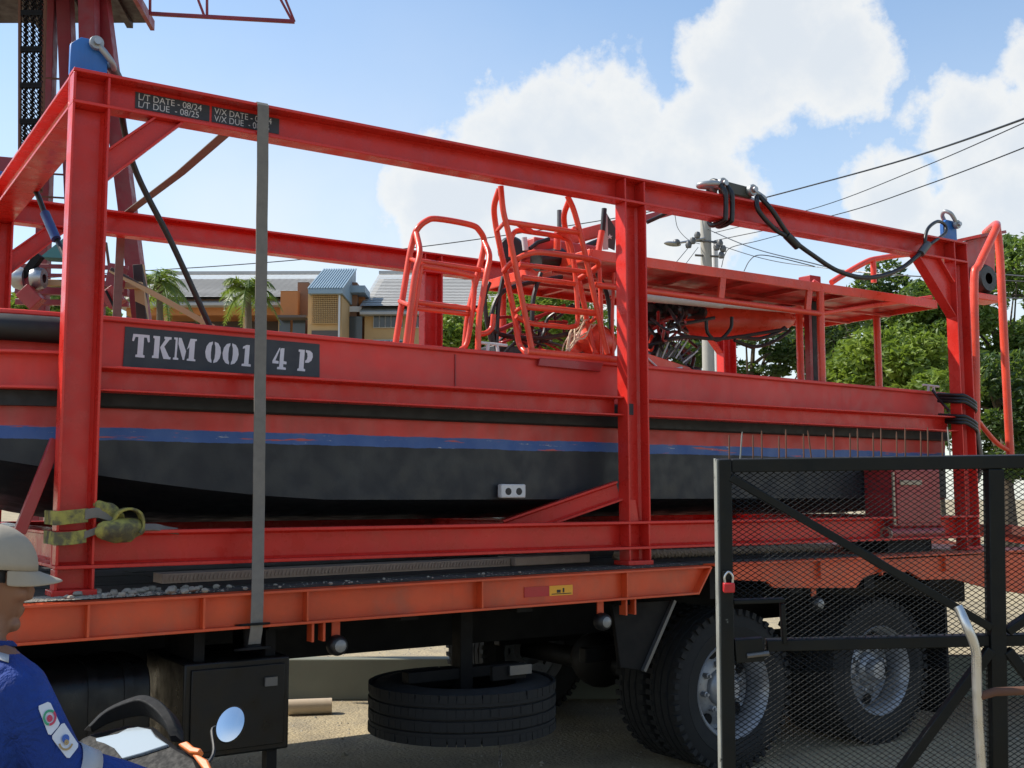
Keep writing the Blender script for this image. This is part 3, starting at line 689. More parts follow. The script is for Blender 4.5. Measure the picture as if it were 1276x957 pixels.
# canopy roof
NL, NR = PY(738, 318, .25), PY(1166, 373, .25); ZR = (NL.z+NR.z)/2; FLc = PZ(604, 357, ZR-.02)
x0, x1, y0, y1 = NL.x, NR.x, .25, min(FLc.y, 2.3)
rf = MB().box(x0, x1, y0+.02, y1-.02, ZR-.012, ZR+.004).build('canopy_roof', 'roof_red', bt)
mb = MB(); t = .028
mb.box(x0, x1, y0, y0+.02, ZR-.05, ZR+.018).build('edge_beam', 'tube_red', rf, bevel=.003)
MB().box(x0, x1, y1-.02, y1, ZR-.05, ZR+.018).build('edge_beam', 'tube_red', rf, bevel=.003)
MB().box(x0-.02, x0-.001, y0, y1, ZR-.05, ZR+.018).build('edge_beam', 'tube_red', rf, bevel=.003)
MB().box(x1+.001, x1+.02, y0, y1, ZR-.05, ZR+.018).build('edge_beam', 'tube_red', rf, bevel=.003)
for i in range(1, 7):
    x = x0+(x1-x0)*i/7; MB().box(x-.018, x+.018, y0+.021, y1-.021, ZR-.042, ZR-.0125).build('joist', 'roof_red', rf)
for y in (y0+(y1-y0)*.35, y0+(y1-y0)*.68): MB().box(x0+.01, x1-.01, y-.014, y+.014, ZR-.0122-.05, ZR-.0425).build('purlin', 'roof_red', rf)
def Y(px, py, y): return PY(px, py, y)
def T(name, pts, rad, y, mat='tube_red', parent=None, smooth_n=0, n=10):
    q = [Y(*p[:2], p[2] if len(p) > 2 else y) for p in pts]
    if smooth_n: q = spline(q, smooth_n)
    return MB().tube(q, rad, n).build(name, mat, parent or bt)
T('roof_rail', [(742, 355), (805, 362.5), (1022, 391)], .020, .26)
T('roof_rail', [(1024, 391), (1095, 380), (1160, 370.5)], .018, .27)
for px, a, b in ((899, 346, 372), (1007, 361, 388)):
    p, q = Y(px+2, a-6, .262), Y(px-1, b, .262); MB().bar(p, q, .05, .02, (0, 1, 0)).build('roof_hanger', 'tube_red', bt)
T('roof_post', [(1012, 352, .30), (1019, 357, .28), (1022, 366, .27), (1023, 420, .27), (1025, 492, .27)], .028, .27, smooth_n=4)
p = PX(1092, 386, x1-.03); MB().tube([(p.x, p.y, 2.15), (p.x, p.y, ZR-.03)], .03, 12).build('roof_post', 'tube_red', bt)
p = PX(996, 404, 5.9); MB().tube([(p.x, p.y, 2.15), (p.x, p.y, ZR-.03)], .03, 12).build('roof_post', 'tube_red', bt)
p = Y(1012, 400, .55); MB().box(p.x-.06, p.x+.07, .50, .57, 2.15, ZR-.06).build('battery_column', 'rubber_black', bt, bevel=.01)
MB().box(p.x-.10, p.x-.071, .49, .54, 2.15, ZR-.06).build('column_plate', 'box_maroon', bt)
p = Y(1010, 345, .5); MB().box(p.x-.06, p.x+.06, .45, .57, ZR+.005, ZR+.125).build('roof_box', 'box_maroon', bt, bevel=.006)
p = Y(905, 400, 1.0)
for xx in (x0+.10, x0+1.5):
    MB().tube([(xx, y1-.06, 2.15), (xx, y1-.06, ZR-.03)], .03, 12).build('roof_post', 'tube_red', bt)
T('roof_hoop', [(1036, 352, .75), (1050, 343, .75), (1078, 327, .75), (1095, 322, .75), (1140, 317, .75), (1160, 330, .75), (1164, 352, .75)], .024, .75, smooth_n=4)
T('roof_hoop', [(1088, 324, .75), (1089, 352, .75)], .024, .75)
# stowed white pipe, red tank and hoses under the roof
T('stowed_pipe', [(760, 362, .42), (805, 370, .42), (900, 379, .42)], .033, .42, 'white_grey')
T('stowed_pipe', [(900, 379, .42), (985, 386, .42)], .024, .42, 'white_grey')
a, b = Y(850, 404, .95), Y(985, 399, .95)
mb = MB(); d = (b-a); n_ = d.normalized(); pts_ = []; rr_ = []
for i in range(13):
    t_ = i/12; pts_.append(a+d*t_); rr_.append(.135*max(.12, 1-abs(2*t_-1)**3.2)**.5)
mb.tube(pts_, rr_, 18); mb.build('red_tank', 'tube_red', bt)
mb = MB()
for i in range(9): mb.ball(Y(806+i*8, 386+5*math.sin(i*1.7), .7), .07, .09, .05, 10, 6, fn=lambda p: p*(1+.5*mnoise.noise(p*30)))
mb.build('black_tarpaulin', 'rubber_black', bt)
rnd = random.Random(5)
for i in range(16):
    y = rnd.uniform(.35, .9); xa = rnd.uniform(800, 850); ya = rnd.uniform(380, 440)
    q = [Y(xa, ya, y)]
    for k in range(4): xa += rnd.uniform(-14, 26); ya += rnd.uniform(-26, 26); ya = max(376, min(460, ya)); q.append(Y(xa, ya, y+rnd.uniform(-.15, .15)))
    MB().tube(spline(q, 6), rnd.choice((.009, .012, .016)), 8).build('hose', rnd.choice(('hose_black', 'hose_black', 'box_maroon')), bt)
for q in ([(880, 398), (882, 415), (895, 424), (910, 410), (912, 395)], [(915, 424), (940, 432), (965, 425), (985, 412)], [(920, 420), (945, 422), (965, 416), (978, 408)], [(800, 400), (830, 405), (860, 402), (890, 396)], [(802, 432), (850, 420), (900, 422), (980, 410)]):
    T('hose', q, .013, .5, 'hose_black', smooth_n=6, n=8)
# deck machinery seen between the post and the gunwale
p = Y(828, 450, .75); mb = MB(); mb.box(p.x-.20, p.x+.22, .6, 1.1, 2.16, 2.62); mb.build('pump_engine', 'hose_black', bt, bevel=.02)
for i in range(14):
    t_ = i/13; s_ = Y(815+i*3, 455-10*math.sin(t_*3.1), .56); MB().tube([s_, s_+V((.03+.1*t_, -.02, .12+.05*math.sin(i)))], .006, 6).build('cooling_fin', 'steel_dark' if i % 3 else 'white_grey', bt)
MB().prism([(0, 0), (.5, 0), (.40, .06), (.03, .13)], Y(803, 464, .35), (1, 0, 0), (0, 0, 1), (0, .25, 0)).build('engine_cover', 'tube_red', bt, bevel=.006)
T('cover_rim', [(800, 440), (825, 463), (850, 458)], .007, .34, 'white_grey')
p = Y(737, 428, .5); MB().ball(p, .17, .17, .13, 24, 14).build('float_buoy', 'tube_red', bt)
plain('rope_cream', (.62, .50, .36), .9, var=.25, scale=40)
for i in range(11):
    yo_ = rnd.uniform(-.06, .08)
    T('lashing_rope', [(702+rnd.uniform(-4, 8), 442, .33+yo_), (711+rnd.uniform(-6, 8), 424+rnd.uniform(-7, 7), .33+yo_), (722+rnd.uniform(-9, 12), 410+rnd.uniform(-10, 10), .34+yo_), (733+rnd.uniform(-8, 12), 394+rnd.uniform(-14, 14), .36+yo_)], .005, .33, 'rope_cream', smooth_n=5, n=6)
for i in range(18):
    y = rnd.uniform(.45, 1.0); xa = rnd.uniform(600, 690); ya = rnd.uniform(395, 440); q = [Y(xa, ya, y)]
    for k in range(4): xa += rnd.uniform(-4, 34); ya += rnd.uniform(-22, 22); ya = max(380, min(443, ya)); q.append(Y(min(xa, 756), ya, y+rnd.uniform(-.1, .1)))
    MB().tube(spline(q, 6), rnd.choice((.008, .011, .015)), 8).build('hose', rnd.choice(('hose_black', 'hose_black', 'hose_black', 'box_maroon')), bt)
for q in ([(610, 352), (604, 370), (606, 395), (612, 425)], [(627, 345), (621, 380), (618, 440)], [(674, 340), (665, 370), (663, 400)], [(615, 430), (612, 395), (625, 365), (660, 352), (700, 345)], [(606, 395), (613, 412), (640, 420), (680, 421), (720, 413)], [(744, 340), (757, 370), (762, 420), (757, 445)]):
    T('hose', q, .015, .42, 'hose_black', smooth_n=6, n=8)
MB().box(Y(612, 440, .5).x, Y(655, 440, .5).x, .45, .75, 2.16, Y(630, 430, .45).z).build('battery_box', 'hose_black', bt, bevel=.01)
T('hook', [(615, 392), (613, 408), (606, 415), (598, 416)], .017, .34, 'tube_red', smooth_n=5)
# folded loading arm, rods and pennant above the roof
a, b = Y(648, 314, .85), Y(835, 264, .85)
MB().bar(a, a.lerp(b, .62), .10, .09).build('loading_arm', 'tube_red', bt, bevel=.01)
MB().bar(a.lerp(b, .55)+V((0, -.01, -.005)), b, .06, .055).build('arm_tip', 'box_maroon', bt, bevel=.008)
T('arm_ram', [(690, 326), (740, 303), (800, 281)], .022, .76, 'hose_black')
MB().lathe([(0, -.05), (.075, -.05), (.09, -.03), (.09, .03), (.075, .05), (0, .05)], Y(637, 312, .80), (.5, .86, 0), 20).build('arm_pulley', 'hose_black', bt)
MB().box(Y(650, 330, .8).x, Y(735, 330, .8).x, .65, 1.0, ZR+.005, ZR+.16).build('arm_base', 'roof_red', bt, bevel=.015)
T('rod', [(697, 262), (697, 292)], .016, .6, 'steel_dark'); T('rod', [(695, 290), (694, 325)], .026, .6)
T('lever', [(653, 296), (655, 312)], .02, .6, 'white_grey'); T('lever', [(660, 310), (670, 302), (684, 298)], .014, .6, 'hose_black')
T('control_box', [(668, 325), (700, 322)], .07, .62, 'hose_black')
T('flag_pole', [(753, 260), (751, 290)], .018, .35, 'hose_black'); T('flag_pole', [(750, 288), (745, 318)], .022, .35)
def fl(pts, mat, y, nm, par): 
    q = [Y(a, b, y) for a, b in pts]; return MB().prism([(p.x, p.z) for p in q], (0, y, 0), (1, 0, 0), (0, 0, 1), (0, .004, 0)).build(nm, mat, par)
plain('pennant_dark', (.06, .06, .065), .8); plain('pennant_pale', (.5, .47, .48), .8)
pn = fl([(755, 264), (768, 286), (766, 312), (757, 308)], 'pennant_dark', .36, 'pennant', bt)
fl([(753.5, 263), (757, 268), (758, 311), (751, 311)], 'pennant_pale', .355, 'pennant_band', pn)
st = []
for i in range(10): r_ = 3.6 if i % 2 == 0 else 1.5; st.append((760+r_*math.sin(i*math.pi/5), 295-r_*math.cos(i*math.pi/5)))
fl(st, 'letter_white', .352, 'star', pn)
# boarding ladders folded up on the gunwale
def z5(pts): return [(480+a/3.68, 220+b/3.68)+tuple(c) for a, b, *c in pts]
l1 = part_empty('boarding_ladder', Y(555, 430, .25), bt); r_ = .0185
T('hoop', z5([(48, 765, .36), (105, 400, .36), (126, 300, .36), (146, 243, .34), (188, 204, .33), (240, 194, .33), (390, 221, .33), (432, 248, .33), (455, 300, .34), (440, 385, .36), (385, 610, .36), (362, 800, .36)]), r_, .3, parent=l1, smooth_n=5)
T('leg', z5([(96, 765, .2), (134, 470, .2), (158, 350, .22), (143, 262, .33)]), r_, .2, parent=l1, smooth_n=5)
T('leg', z5([(425, 800, .2), (432, 640, .2), (464, 450, .2), (478, 365, .24), (455, 300, .33)]), r_, .2, parent=l1, smooth_n=5)
T('rung', z5([(160, 388), (435, 428)]), .016, .28, parent=l1); T('rung', z5([(140, 576), (392, 606)]), .016, .28, parent=l1); T('rung', z5([(136, 604), (388, 632)]), .014, .28, parent=l1)
T('inner_frame', z5([(118, 770), (160, 440), (190, 414), (380, 452), (408, 480), (402, 600), (376, 760), (345, 795)]), .016, .26, parent=l1, smooth_n=4)
for q in ([(115, 378, .36), (155, 392, .2)], [(430, 425, .36), (468, 438, .2)], [(66, 572, .36), (112, 590, .2)], [(385, 600, .36), (434, 618, .2)]): T('spacer', z5(q), .013, .3, parent=l1)
l2 = part_empty('boarding_ladder', Y(700, 440, .2), bt)
def lt(nm, pts, y=.2, rad=.0185, s_=4): T(nm, pts, rad, y, parent=l2, smooth_n=s_)
lt('side_rail', [(624, 232), (627, 262), (634, 292), (643, 335), (651, 375), (664, 442)], .16)
lt('side_rail', [(622, 236, .24), (616, 256, .3), (617, 276, .34), (622, 303, .34), (630, 340, .34), (640, 387, .34), (646, 425, .32), (653, 437, .25), (661, 443, .2)], .34)
lt('side_rail', [(707, 244), (716, 265), (728, 312), (743, 380), (757, 441)], .16)
lt('side_rail', [(709, 250, .2), (703, 268, .3), (705, 288, .34), (712, 320, .34), (722, 352, .34), (737, 425, .34), (743, 442, .3)], .34)
lt('inner_frame', [(637, 320), (637, 298), (644, 287.5), (660, 289), (700, 295.5), (711, 304), (716, 335), (720, 395), (714, 407), (690, 406), (660, 402.5), (643, 394)], .25, .016)
lt('front_hoop', [(628, 338, .34), (638, 327, .2), (656, 317, .14), (678, 314.8, .13), (738, 323.5, .13), (746, 330, .14), (741, 335, .2), (720, 348, .34)], .2, .0175)
for a, b, y, rad in (((632, 276.5), (722, 290), .16, .017), ((647, 329.5), (732, 339), .2, .015), ((651, 345.5), (719, 354), .25, .016), ((655, 382), (744, 390.5), .18, .02), ((656, 438), (770, 448.5), .14, .024)):
    lt('rung', [a, b], y, rad, 0)
for a, b in (((619, 288, .34), (628, 278, .16)), ((641, 389, .34), (652, 381, .16)), ((706, 294, .34), (716, 284, .16)), ((735, 402, .34), (748, 391, .16))): lt('spacer', [a, b], .2, .012, 0)
lt('side_rail', [(747, 332), (749, 390), (749, 442)], .3, .015); lt('side_rail', [(765, 340), (763, 400), (764, 445)], .35, .012)
for px in (646, 694):
    p, q = Y(px, 279 if px < 660 else 287, .18), Y(px+8, 288 if px < 660 else 296, .22); MB().bar(p, q+V((.05, 0, 0)), .02, .03).build('hinge_plate', 'tube_red', l2)
q = [Y(*p, .12) for p in ((673, 446), (752, 452.5), (748, 463), (671, 455.5))]
MB().prism([(p.x, p.z) for p in q], (0, .12, 0), (1, 0, 0), (0, 0, 1), (0, .02, 0)).build('hinge_guard', 'box_maroon', l2, bevel=.003)
for px, py in ((614, 428), (1160, 480)):
    b_ = part_empty('cleat', Y(px, py+6, .20), bt); c = Y(px, py+1, .20)
    MB().tube([c+V((-.10, 0, .004)), c+V((.10, 0, 0))], .009, 8).build('horn', 'white_grey', b_)
    for dx in (-.03, .03): MB().tube([c+V((dx, 0, 0)), c+V((dx*1.3, 0, -.06))], .010, 8).build('foot', 'white_grey', b_)
# stern guard rails and outboard bracket behind the last post
T('stern_guard', [(1216, 585, .16), (1216, 470, .16), (1214, 350, .16), (1220, 330, .16), (1238, 292, .16), (1242, 282, .2), (1240, 280, .4), (1228, 290, .8)], .033, .16, smooth_n=5, n=14)
T('stern_guard', [(1242, 282, .2), (1246, 320, .2), (1252, 440, .2), (1259, 570, .2)], .033, .2, smooth_n=5, n=14)
T('stern_brace', [(1215, 520, .16), (1240, 550, .2), (1258, 562, .2)], .02, .16, smooth_n=4)
q = [Y(*p, .55) for p in ((1205, 300), (1234, 293), (1240, 300), (1240, 352), (1215, 358), (1205, 350))]
MB().prism([(p.x, p.z) for p in q], (0, .55, 0), (1, 0, 0), (0, 0, 1), (0, .04, 0)).build('outboard_plate', 'roof_red', bt, bevel=.004)
p = Y(1226, 348, .48); MB().lathe([(.05, -.05), (.11, -.05), (.13, -.02), (.13, .03), (.05, .05)], p, (0, 1, 0), 20).build('outboard_reel', 'hose_black', bt)
MB().box(p.x-.2, p.x+.16, .42, .6, p.z-.2, p.z-.14).build('bracket_arm', 'tube_red', bt, bevel=.01)
MB().bar(Y(1206, 297, .5), Y(1238, 292, .5), .25, .025).build('bracket_cap', 'box_maroon', bt)
# ================================================================== straps, slings, hoses
plain('strap_grey', (.17, .155, .135), .9, var=.35, scale=25, bump=.3)
def strap_mesh(mb, pts, wd=.055, th=.005, wv=(1, 0, 0)):
    pts = [V(p) for p in pts]; wv = V(wv); vs = []
    for i, p in enumerate(pts):
        d = (pts[min(i+1, len(pts)-1)]-pts[max(i-1, 0)]).normalized(); nn = d.cross(wv).normalized()
        for a in (-1, 1):
            for b in (-1, 1): vs.append(p+wv*(wd/2*a)+nn*(th/2*b))
    fs = []
    for i in range(len(pts)-1):
        p, q = i*4, (i+1)*4
        for c_ in ((0, 1), (1, 3), (3, 2), (2, 0)): fs.append((p+c_[0], p+c_[1], q+c_[1], q+c_[0]))
    fs += [(0, 1, 3, 2), ((len(pts)-1)*4, (len(pts)-1)*4+2, (len(pts)-1)*4+3, (len(pts)-1)*4+1)]
    mb.add(vs, fs)
xst = PY(328, 140, -.115).x
mb = MB(); xb_ = PY(319, 770, YN).x; q = [(xb_-.004, YN+.004, zr(xst)-.235), (xb_, YN-.008, zr(xst)-.17), (xb_+.003, YN-.006, zr(xst)-.02), (PY(322, 660, -.22).x, -.22, 1.55)]
for i in range(1, 16): t_ = i/15; q.append((PY(322, 660, -.22).x*(1-t_)+xst*t_+.0008*math.sin(i*2.1), -.22+.105*t_, 1.55+(ZT-.06-1.55)*t_))
q += [(xst, -HD-.006, ZT-.01), (xst, -HD+.01, ZT+.006), (xst, .3, ZT+.004), (xst, W/2, ZT-.015), (xst, W-.2, ZT+.004), (xst, W+HD-.01, ZT+.006), (xst, W+HD+.006, ZT-.02), (xst, W+.25, 1.5), (xst, YF+.008, zr(xst)-.1)]
strap_mesh(mb, q, .058)
tag(mb.build('tie_down_strap', 'strap_grey'), 'weathered grey webbing strap hanging over the top beam down to the truck winch', 'strap')
def shackle(parent, c, d, size, mat='shackle_grey', yv=(0, 1, 0)):
    c, d, yv = V(c), V(d).normalized(), V(yv); g = size*.30
    mb = MB(); mb.tube(spline([c-yv*g, c-yv*g*1.1+d*size*.5, c-yv*g*.9+d*size*.85, c+d*size*1.05, c+yv*g*.9+d*size*.85, c+yv*g*1.1+d*size*.5, c+yv*g], 5), size*.12, 10)
    for s in (-1, 1): mb.lathe([(0, -.5), (1, -.5), (1.05, 0), (1, .5), (0, .5)] and [(0, -size*.11), (size*.25, -size*.11), (size*.27, 0), (size*.25, size*.11), (0, size*.11)], c+yv*g*s, yv, 20)
    mb.build('shackle', mat, parent)
    MB().tube([c-yv*g*1.9, c+yv*g*1.7], size*.13, 10).build('pin', 'steel_grey', parent)
sl1 = thing('wire_rope_sling', PY(118, 58, 0), 'black wire rope sling shackled to the blue lug above the dated beam', 'sling')
c = PY(118, 57, -.0); e = PY(147, 93, -.0)
shackle(sl1, c, e-c, .125)
MB().tube(spline([e+V((-.03, .0, .035)), e+V((.02, .10, -.02)), PY(166, 205, .18), PY(215, 305, .24), PY(264, 412, .30)], 8), .0155, 10).build('rope', 'hose_black', sl1)
MB().tube([e+V((-.035, 0, .04)), e+V((.03, .06, -.03))], .026, 12).build('ferrule', 'steel_dark', sl1)
sl2 = thing('wire_rope_sling', V((0, W, ZT+.1)), 'black wire rope sling with blue ferrule hanging beside the end cross beam', 'sling')
a = V((0, W, ZT+.10)); shackle(sl2, a, (.3, -.4, -.6), .12)
q = [a+V((.03, -.05, -.08)), PY(38, 232, 1.7), PY(57, 268, 1.55), PY(80, 318, 1.35), PY(120, 402, 1.0)]
MB().tube(spline(q, 8), .0155, 10).build('rope', 'hose_black', sl2)
paint('ferrule_blue', (.02, .06, .2), .4); MB().tube([PY(56, 266, 1.545), PY(70, 298, 1.42)], .028, 12).build('ferrule', 'ferrule_blue', sl2)
sl3 = thing('wire_rope_sling', PY(920, 236, -.03), 'heavy wire rope sling draped from the link plate to the far blue lug', 'sling')
pl = [PY(*p, -.05) for p in ((898, 224), (936, 234), (936, 248), (900, 240))]
plain('olive_plate', (.06, .06, .045), .6, var=.3)
mb = MB(); mb.prism([(p.x, p.z) for p in pl], (0, -.06, 0), (1, 0, 0), (0, 0, 1), (0, .05, 0)); mb.build('link_plate', 'olive_plate', sl3, bevel=.01)
plain('pin_pink', (.42, .15, .12), .6)
for px, py, dr in ((894, 231, (-1, 0, -.12)), (931, 239, (1, 0, -.35))):
    c = PY(px, py, -.035); shackle(sl3, c, dr, .15); MB().lathe([(0, -.065), (.022, -.065), (.026, -.05), (.026, -.02)], c, (0, 1, 0), 14).build('pin_head', 'pin_pink', sl3)
def T2(nm, pts, rad, mat, par, n=7): MB().tube(spline([PY(*p) for p in pts], n), rad, 10).build(nm, mat, par)
T2('rope', [(943, 245, -.10), (945, 262, -.13), (965, 285, -.13), (984, 297, -.13), (1010, 316, -.13), (1045, 338, -.13), (1082, 346, -.13), (1120, 336, -.13), (1150, 313, -.13)], .0165, 'hose_black', sl3)
T2('rope', [(946, 244, -.10), (962, 262, -.14), (975, 282, -.14), (986, 298, -.13)], .0165, 'hose_black', sl3)
MB().tube([PY(980, 293, -.13), PY(994, 307, -.13)], .029, 12).build('ferrule', 'hose_black', sl3)
MB().tube([PY(1147, 316, -.13), PY(1156, 304, -.13)], .03, 12).build('ferrule', 'steel_dark', sl3)
T2('rope', [(1153, 308, -.13), (1153, 296, -.13), (1157, 284, -.12), (1168, 276, -.08), (1177, 280, -.03), (1178, 290, -.05), (1165, 300, -.11), (1154, 308, -.13)], .013, 'hose_black', sl3)
c = PY(1187, 281, 0); shackle(sl3, c, (-.5, 0, .55), .13)
T2('rope', [(870, 240, .0), (848, 254, .15), (825, 268, .25), (806, 277, .3)], .014, 'hose_black', sl3)
for px in (903, 911):     # loops round the beam
    x = PY(px, 255, -.12).x; k_ = .012; mb = MB()
    q = [(x, -HD-.018, ZT-HB-.008), (x+.005, -HD-.02, ZT-.05), (x, -HD-.014, ZT+.02), (x-.01, -.05, ZT+.10), (x-.01, .01, ZT+.09), (x, .03, ZT), (x, .025, ZT-HB), (x, -.05, ZT-HB-.022)]
    qq = spline(q+[q[0]], 5)[:-1]; mb.tube(qq, .0165, 10, closed=True); mb.build('beam_loop', 'hose_black', sl3)
# black hoses lashed round the last post
hb = thing('hose_bundle', V((L2, -.12, 2.3)), 'black hoses lashed in two bands around the last frame post', 'hose')
for py in (492, 518):
    z = PY(1195, py, -.12).z
    for dz in (0, .026, .05): MB().tube(spline([(L2-HW-.02, .08, z-dz+.02), (L2-HW-.022, -.09, z-dz), (L2-HW+.02, -HD-.02, z-dz-.004), (L2+HW-.03, -HD-.022, z-dz-.05), (L2+HW+.03, -.08, z-dz-.07), (L2+HW+.05, .0, z-dz-.10)], 5), .0135, 8).build('hose', 'hose_black', hb)
rnd = random.Random(9)
for i in range(5):
    o_ = rnd.uniform(-.03, .05); MB().tube(spline([(L2+HW+.04+o_*.3, -.05+o_, 2.26), (L2+HW+.09+o_, -.06+o_, 2.1), (L2+HW+.10, -.04+o_, 1.9), (L2+HW+.08+o_, 0, 1.7+rnd.uniform(-.1, .1)), (L2+HW+.06, .1, 1.56)], 5), .016, 8).build('hose', 'hose_black' if i != 2 else 'strap_grey', hb)
T2('hose', [(1162, 486, .12), (1172, 500, .05), (1183, 512, -.1)], .010, 'hose_black', hb)
# yellow-green webbing sling knotted round the first post
def webbing_mat():
    m, b = newmat('webbing_yellow'); k = NB(m)
    c = k.mix(k.rng(k.noise(14, 7, .65), .40, .62), (.33, .30, .07), (.10, .09, .05)); c = k.mix(k.rng(k.noise(5, 4), .55, .7), c, (.06, .05, .04))
    k.put(b.inputs['Base Color'], c); b.inputs['Roughness'].default_value = .9; k.put(b.inputs['Normal'], k.bump(k.noise(150, 3), .5, .003))
webbing_mat()
ws = thing('webbing_sling', V((.1, -.13, 1.50)), 'dirty yellow green webbing sling wrapped and knotted around the first post', 'sling')
def ribbon(nm, pts, wd, mat, wv, n=5, th=.008):
    mb = MB(); q = spline(pts, n); strap_mesh(mb, q, wd, th, wv); return mb.build(nm, mat, ws, bevel=.002)
z0 = PY(90, 645, -.12).z; z1 = PY(90, 670, -.12).z; yq = -HD-.008
ribbon('wrap', [(-HW-.012, .09, z0), (-HW-.016, -.06, z0), (-HW+.0, yq, z0-.002), (-.02, yq-.004, z0+.004), (.045, yq-.004, z0+.010)], .062, 'webbing_yellow', (0, 0, 1))
ribbon('wrap', [(.03, yq-.008, z0+.012), (HW, yq-.01, z0+.02), (.16, yq-.012, z0-.005)], .045, 'strap_grey', (0, 0, 1))
ribbon('wrap', [(-HW-.012, .09, z1), (-HW-.016, -.06, z1), (-HW+.0, yq, z1-.004), (-.02, yq-.004, z1-.002), (.04, yq-.004, z1+.006)], .058, 'webbing_yellow', (0, .1, 1))
ribbon('wrap', [(.03, yq-.008, z1+.01), (HW, yq-.01, z1+.03), (.13, yq-.012, z1+.05)], .032, 'strap_grey', (0, 0, 1))
def blob(nm, px, py, rx, ry, rz, y, tilt):
    c = PY(px, py, y); mb = MB(); m3 = Matrix.Rotation(R(tilt), 3, 'Y')
    mb.ball((0, 0, 0), rx, ry, rz, 24, 14, fn=lambda p: m3 @ (p*(1+.16*mnoise.noise(p*16+V((px, 0, 0)))+.06*math.sin(p.x*90+p.z*40))))
    mb.v = [tuple(V(v)+c) for v in mb.v]; return mb.build(nm, 'webbing_yellow', ws)
blob('knot', 149, 661, .105, .07, .055, -.15, -4); blob('knot', 135, 637, .075, .04, .036, -.10, 28)
lp = [PY(*p, yy) for *p, yy in ((140, 650, -.13), (148, 638, -.16), (162, 634, -.17), (174, 640, -.17), (177, 655, -.17), (172, 664, -.18))]
ribbon('loop', lp, .07, 'webbing_yellow', (0, 1, 0), th=.011)
ribbon('tail', [PY(176, 657, -.12), PY(195, 657, -.1), PY(208, 660, -.06), PY(222, 662, .0)], .04, 'strap_grey', (0, .7, .7))
# ================================================================== red cabinet on the rear deck
cb = thing('equipment_cabinet', PY(1140, 672, -.2), 'dark red steel cabinet with roller base standing beside the last post', 'cabinet')
p0 = PY(1112, 587, -.10); p1 = PY(1171, 590, -.10); zb = PY(1130, 657, -.10).z; zt2 = p0.z+.02
MB().box(p0.x, p1.x, -.10, .16, zb, zt2).build('body', 'box_maroon', cb, bevel=.012)
MB().box(p0.x+.03, p1.x-.03, -.108, -.0995, zb+.03, zt2-.03).build('door', 'box_maroon', cb, bevel=.003)
plain('plate_tan', (.35, .28, .2), .5, .3)
MB().box(p0.x+.06, p0.x+.30, -.122, -.108, zt2-.12, zt2-.085).build('handle', 'plate_tan', cb, bevel=.004)
MB().box(p0.x-.006, p0.x+.014, -.106, -.094, zb+.02, zt2-.03).build('lit_edge', 'plate_tan', cb)  # pale strip paints the sunlight caught on the cabinet's near edge
MB().tube([(p0.x-.04, -.06, zb-.045), (p1.x+.02, -.06, zb-.045)], .05, 20).build('roller', 'box_maroon', cb)
MB().lathe([(.03, -.004), (.052, -.004), (.054, .004), (.03, .006)], (p0.x-.042, -.06, zb-.045), (1, 0, 0), 20).build('roller_rim', 'plate_tan', cb)
MB().box(p0.x+.02, p1.x-.02, -.02, .38, 1.2877, zb+.002).build('base', 'chassis_black', cb)
# ================================================================== steel mesh gate
GD = 3.6; GK = GD/FPX
G0 = PD(893, 572, GD)
gu = (PD(1276, 566.5, GD)-G0).normalized(); gd_ = (PD(913, 957, GD)-G0); gd_ = (gd_-gu*gd_.dot(gu)).normalized(); gw = gu.cross(gd_)
if gw.dot(FW) > 0: gw = -gw            # towards the camera
GH = (G0.z-.06)/abs(gd_.z)
gt = thing('mesh_gate', V(G0)+gd_*GH, 'black steel gate with expanded metal mesh, diagonal braces and spiked top', 'gate')
def gp(px, py, w_=0): return G0+gu*((px-893)*GK)+gd_*((py-572)*GK)+gw*w_
def gpos(u_, v_, w_=0): return G0+gu*u_+gd_*v_+gw*w_
def gbar(nm, a, b, wd, dp, w0=0, mat='gate_black'):
    a, b = V(a), V(b); d = (b-a).normalized(); s_ = gw.cross(d).normalized()
    mb = MB(); mb.obox((a+b)/2+gw*w0, (b-a)/2, s_*wd/2, gw*dp/2); return mb.build(nm, mat, gt, bevel=.003)
uc = (1237-893)*GK; ur = 2*uc-.02
GB = GH-.02
gbar('stile', gpos(.021, 0), gpos(.021, GB), .042, .06); gbar('stile', gpos(ur-.021, 0), gpos(ur-.021, GB), .042, .06)
MB().obox(gpos(-.0025, GB/2, -.002), gd_*GB/2, gu*.0022, gw*.026).build('worn_edge', 'gate_edge', gt)
gbar('top_rail', gpos(.043, .021), gpos(ur-.043, .021), .042, .05, .002)
gbar('bottom_rail', gpos(.043, GB-.021), gpos(ur-.043, GB-.021), .042, .05)
gbar('centre_stile', gpos(uc, .043), gpos(uc, GB-.043), .05, .05, .004)
vm = (802-572)*GK
gbar('mid_rail', gpos(.15, vm+.006), gpos(uc-.026, vm), .036, .04, -.001); gbar('mid_rail', gpos(uc+.026, vm), gpos(ur-.043, vm), .036, .04, -.001)
for a, b in (((908, 594), (1228, 785)),): gbar('diagonal_brace', gp(*a), gp(*b), .026, .03, .018)
gbar('diagonal_brace', gp(1228, 812), gpos(.06, GB-.06), .032, .03, .018)
gbar('diagonal_brace', gpos(uc+.03, vm-.03), gpos(ur-.06, .06), .026, .03, .018); gbar('diagonal_brace', gpos(uc+.03, vm+.03), gpos(ur-.06, GB-.06), .032, .03, .018)
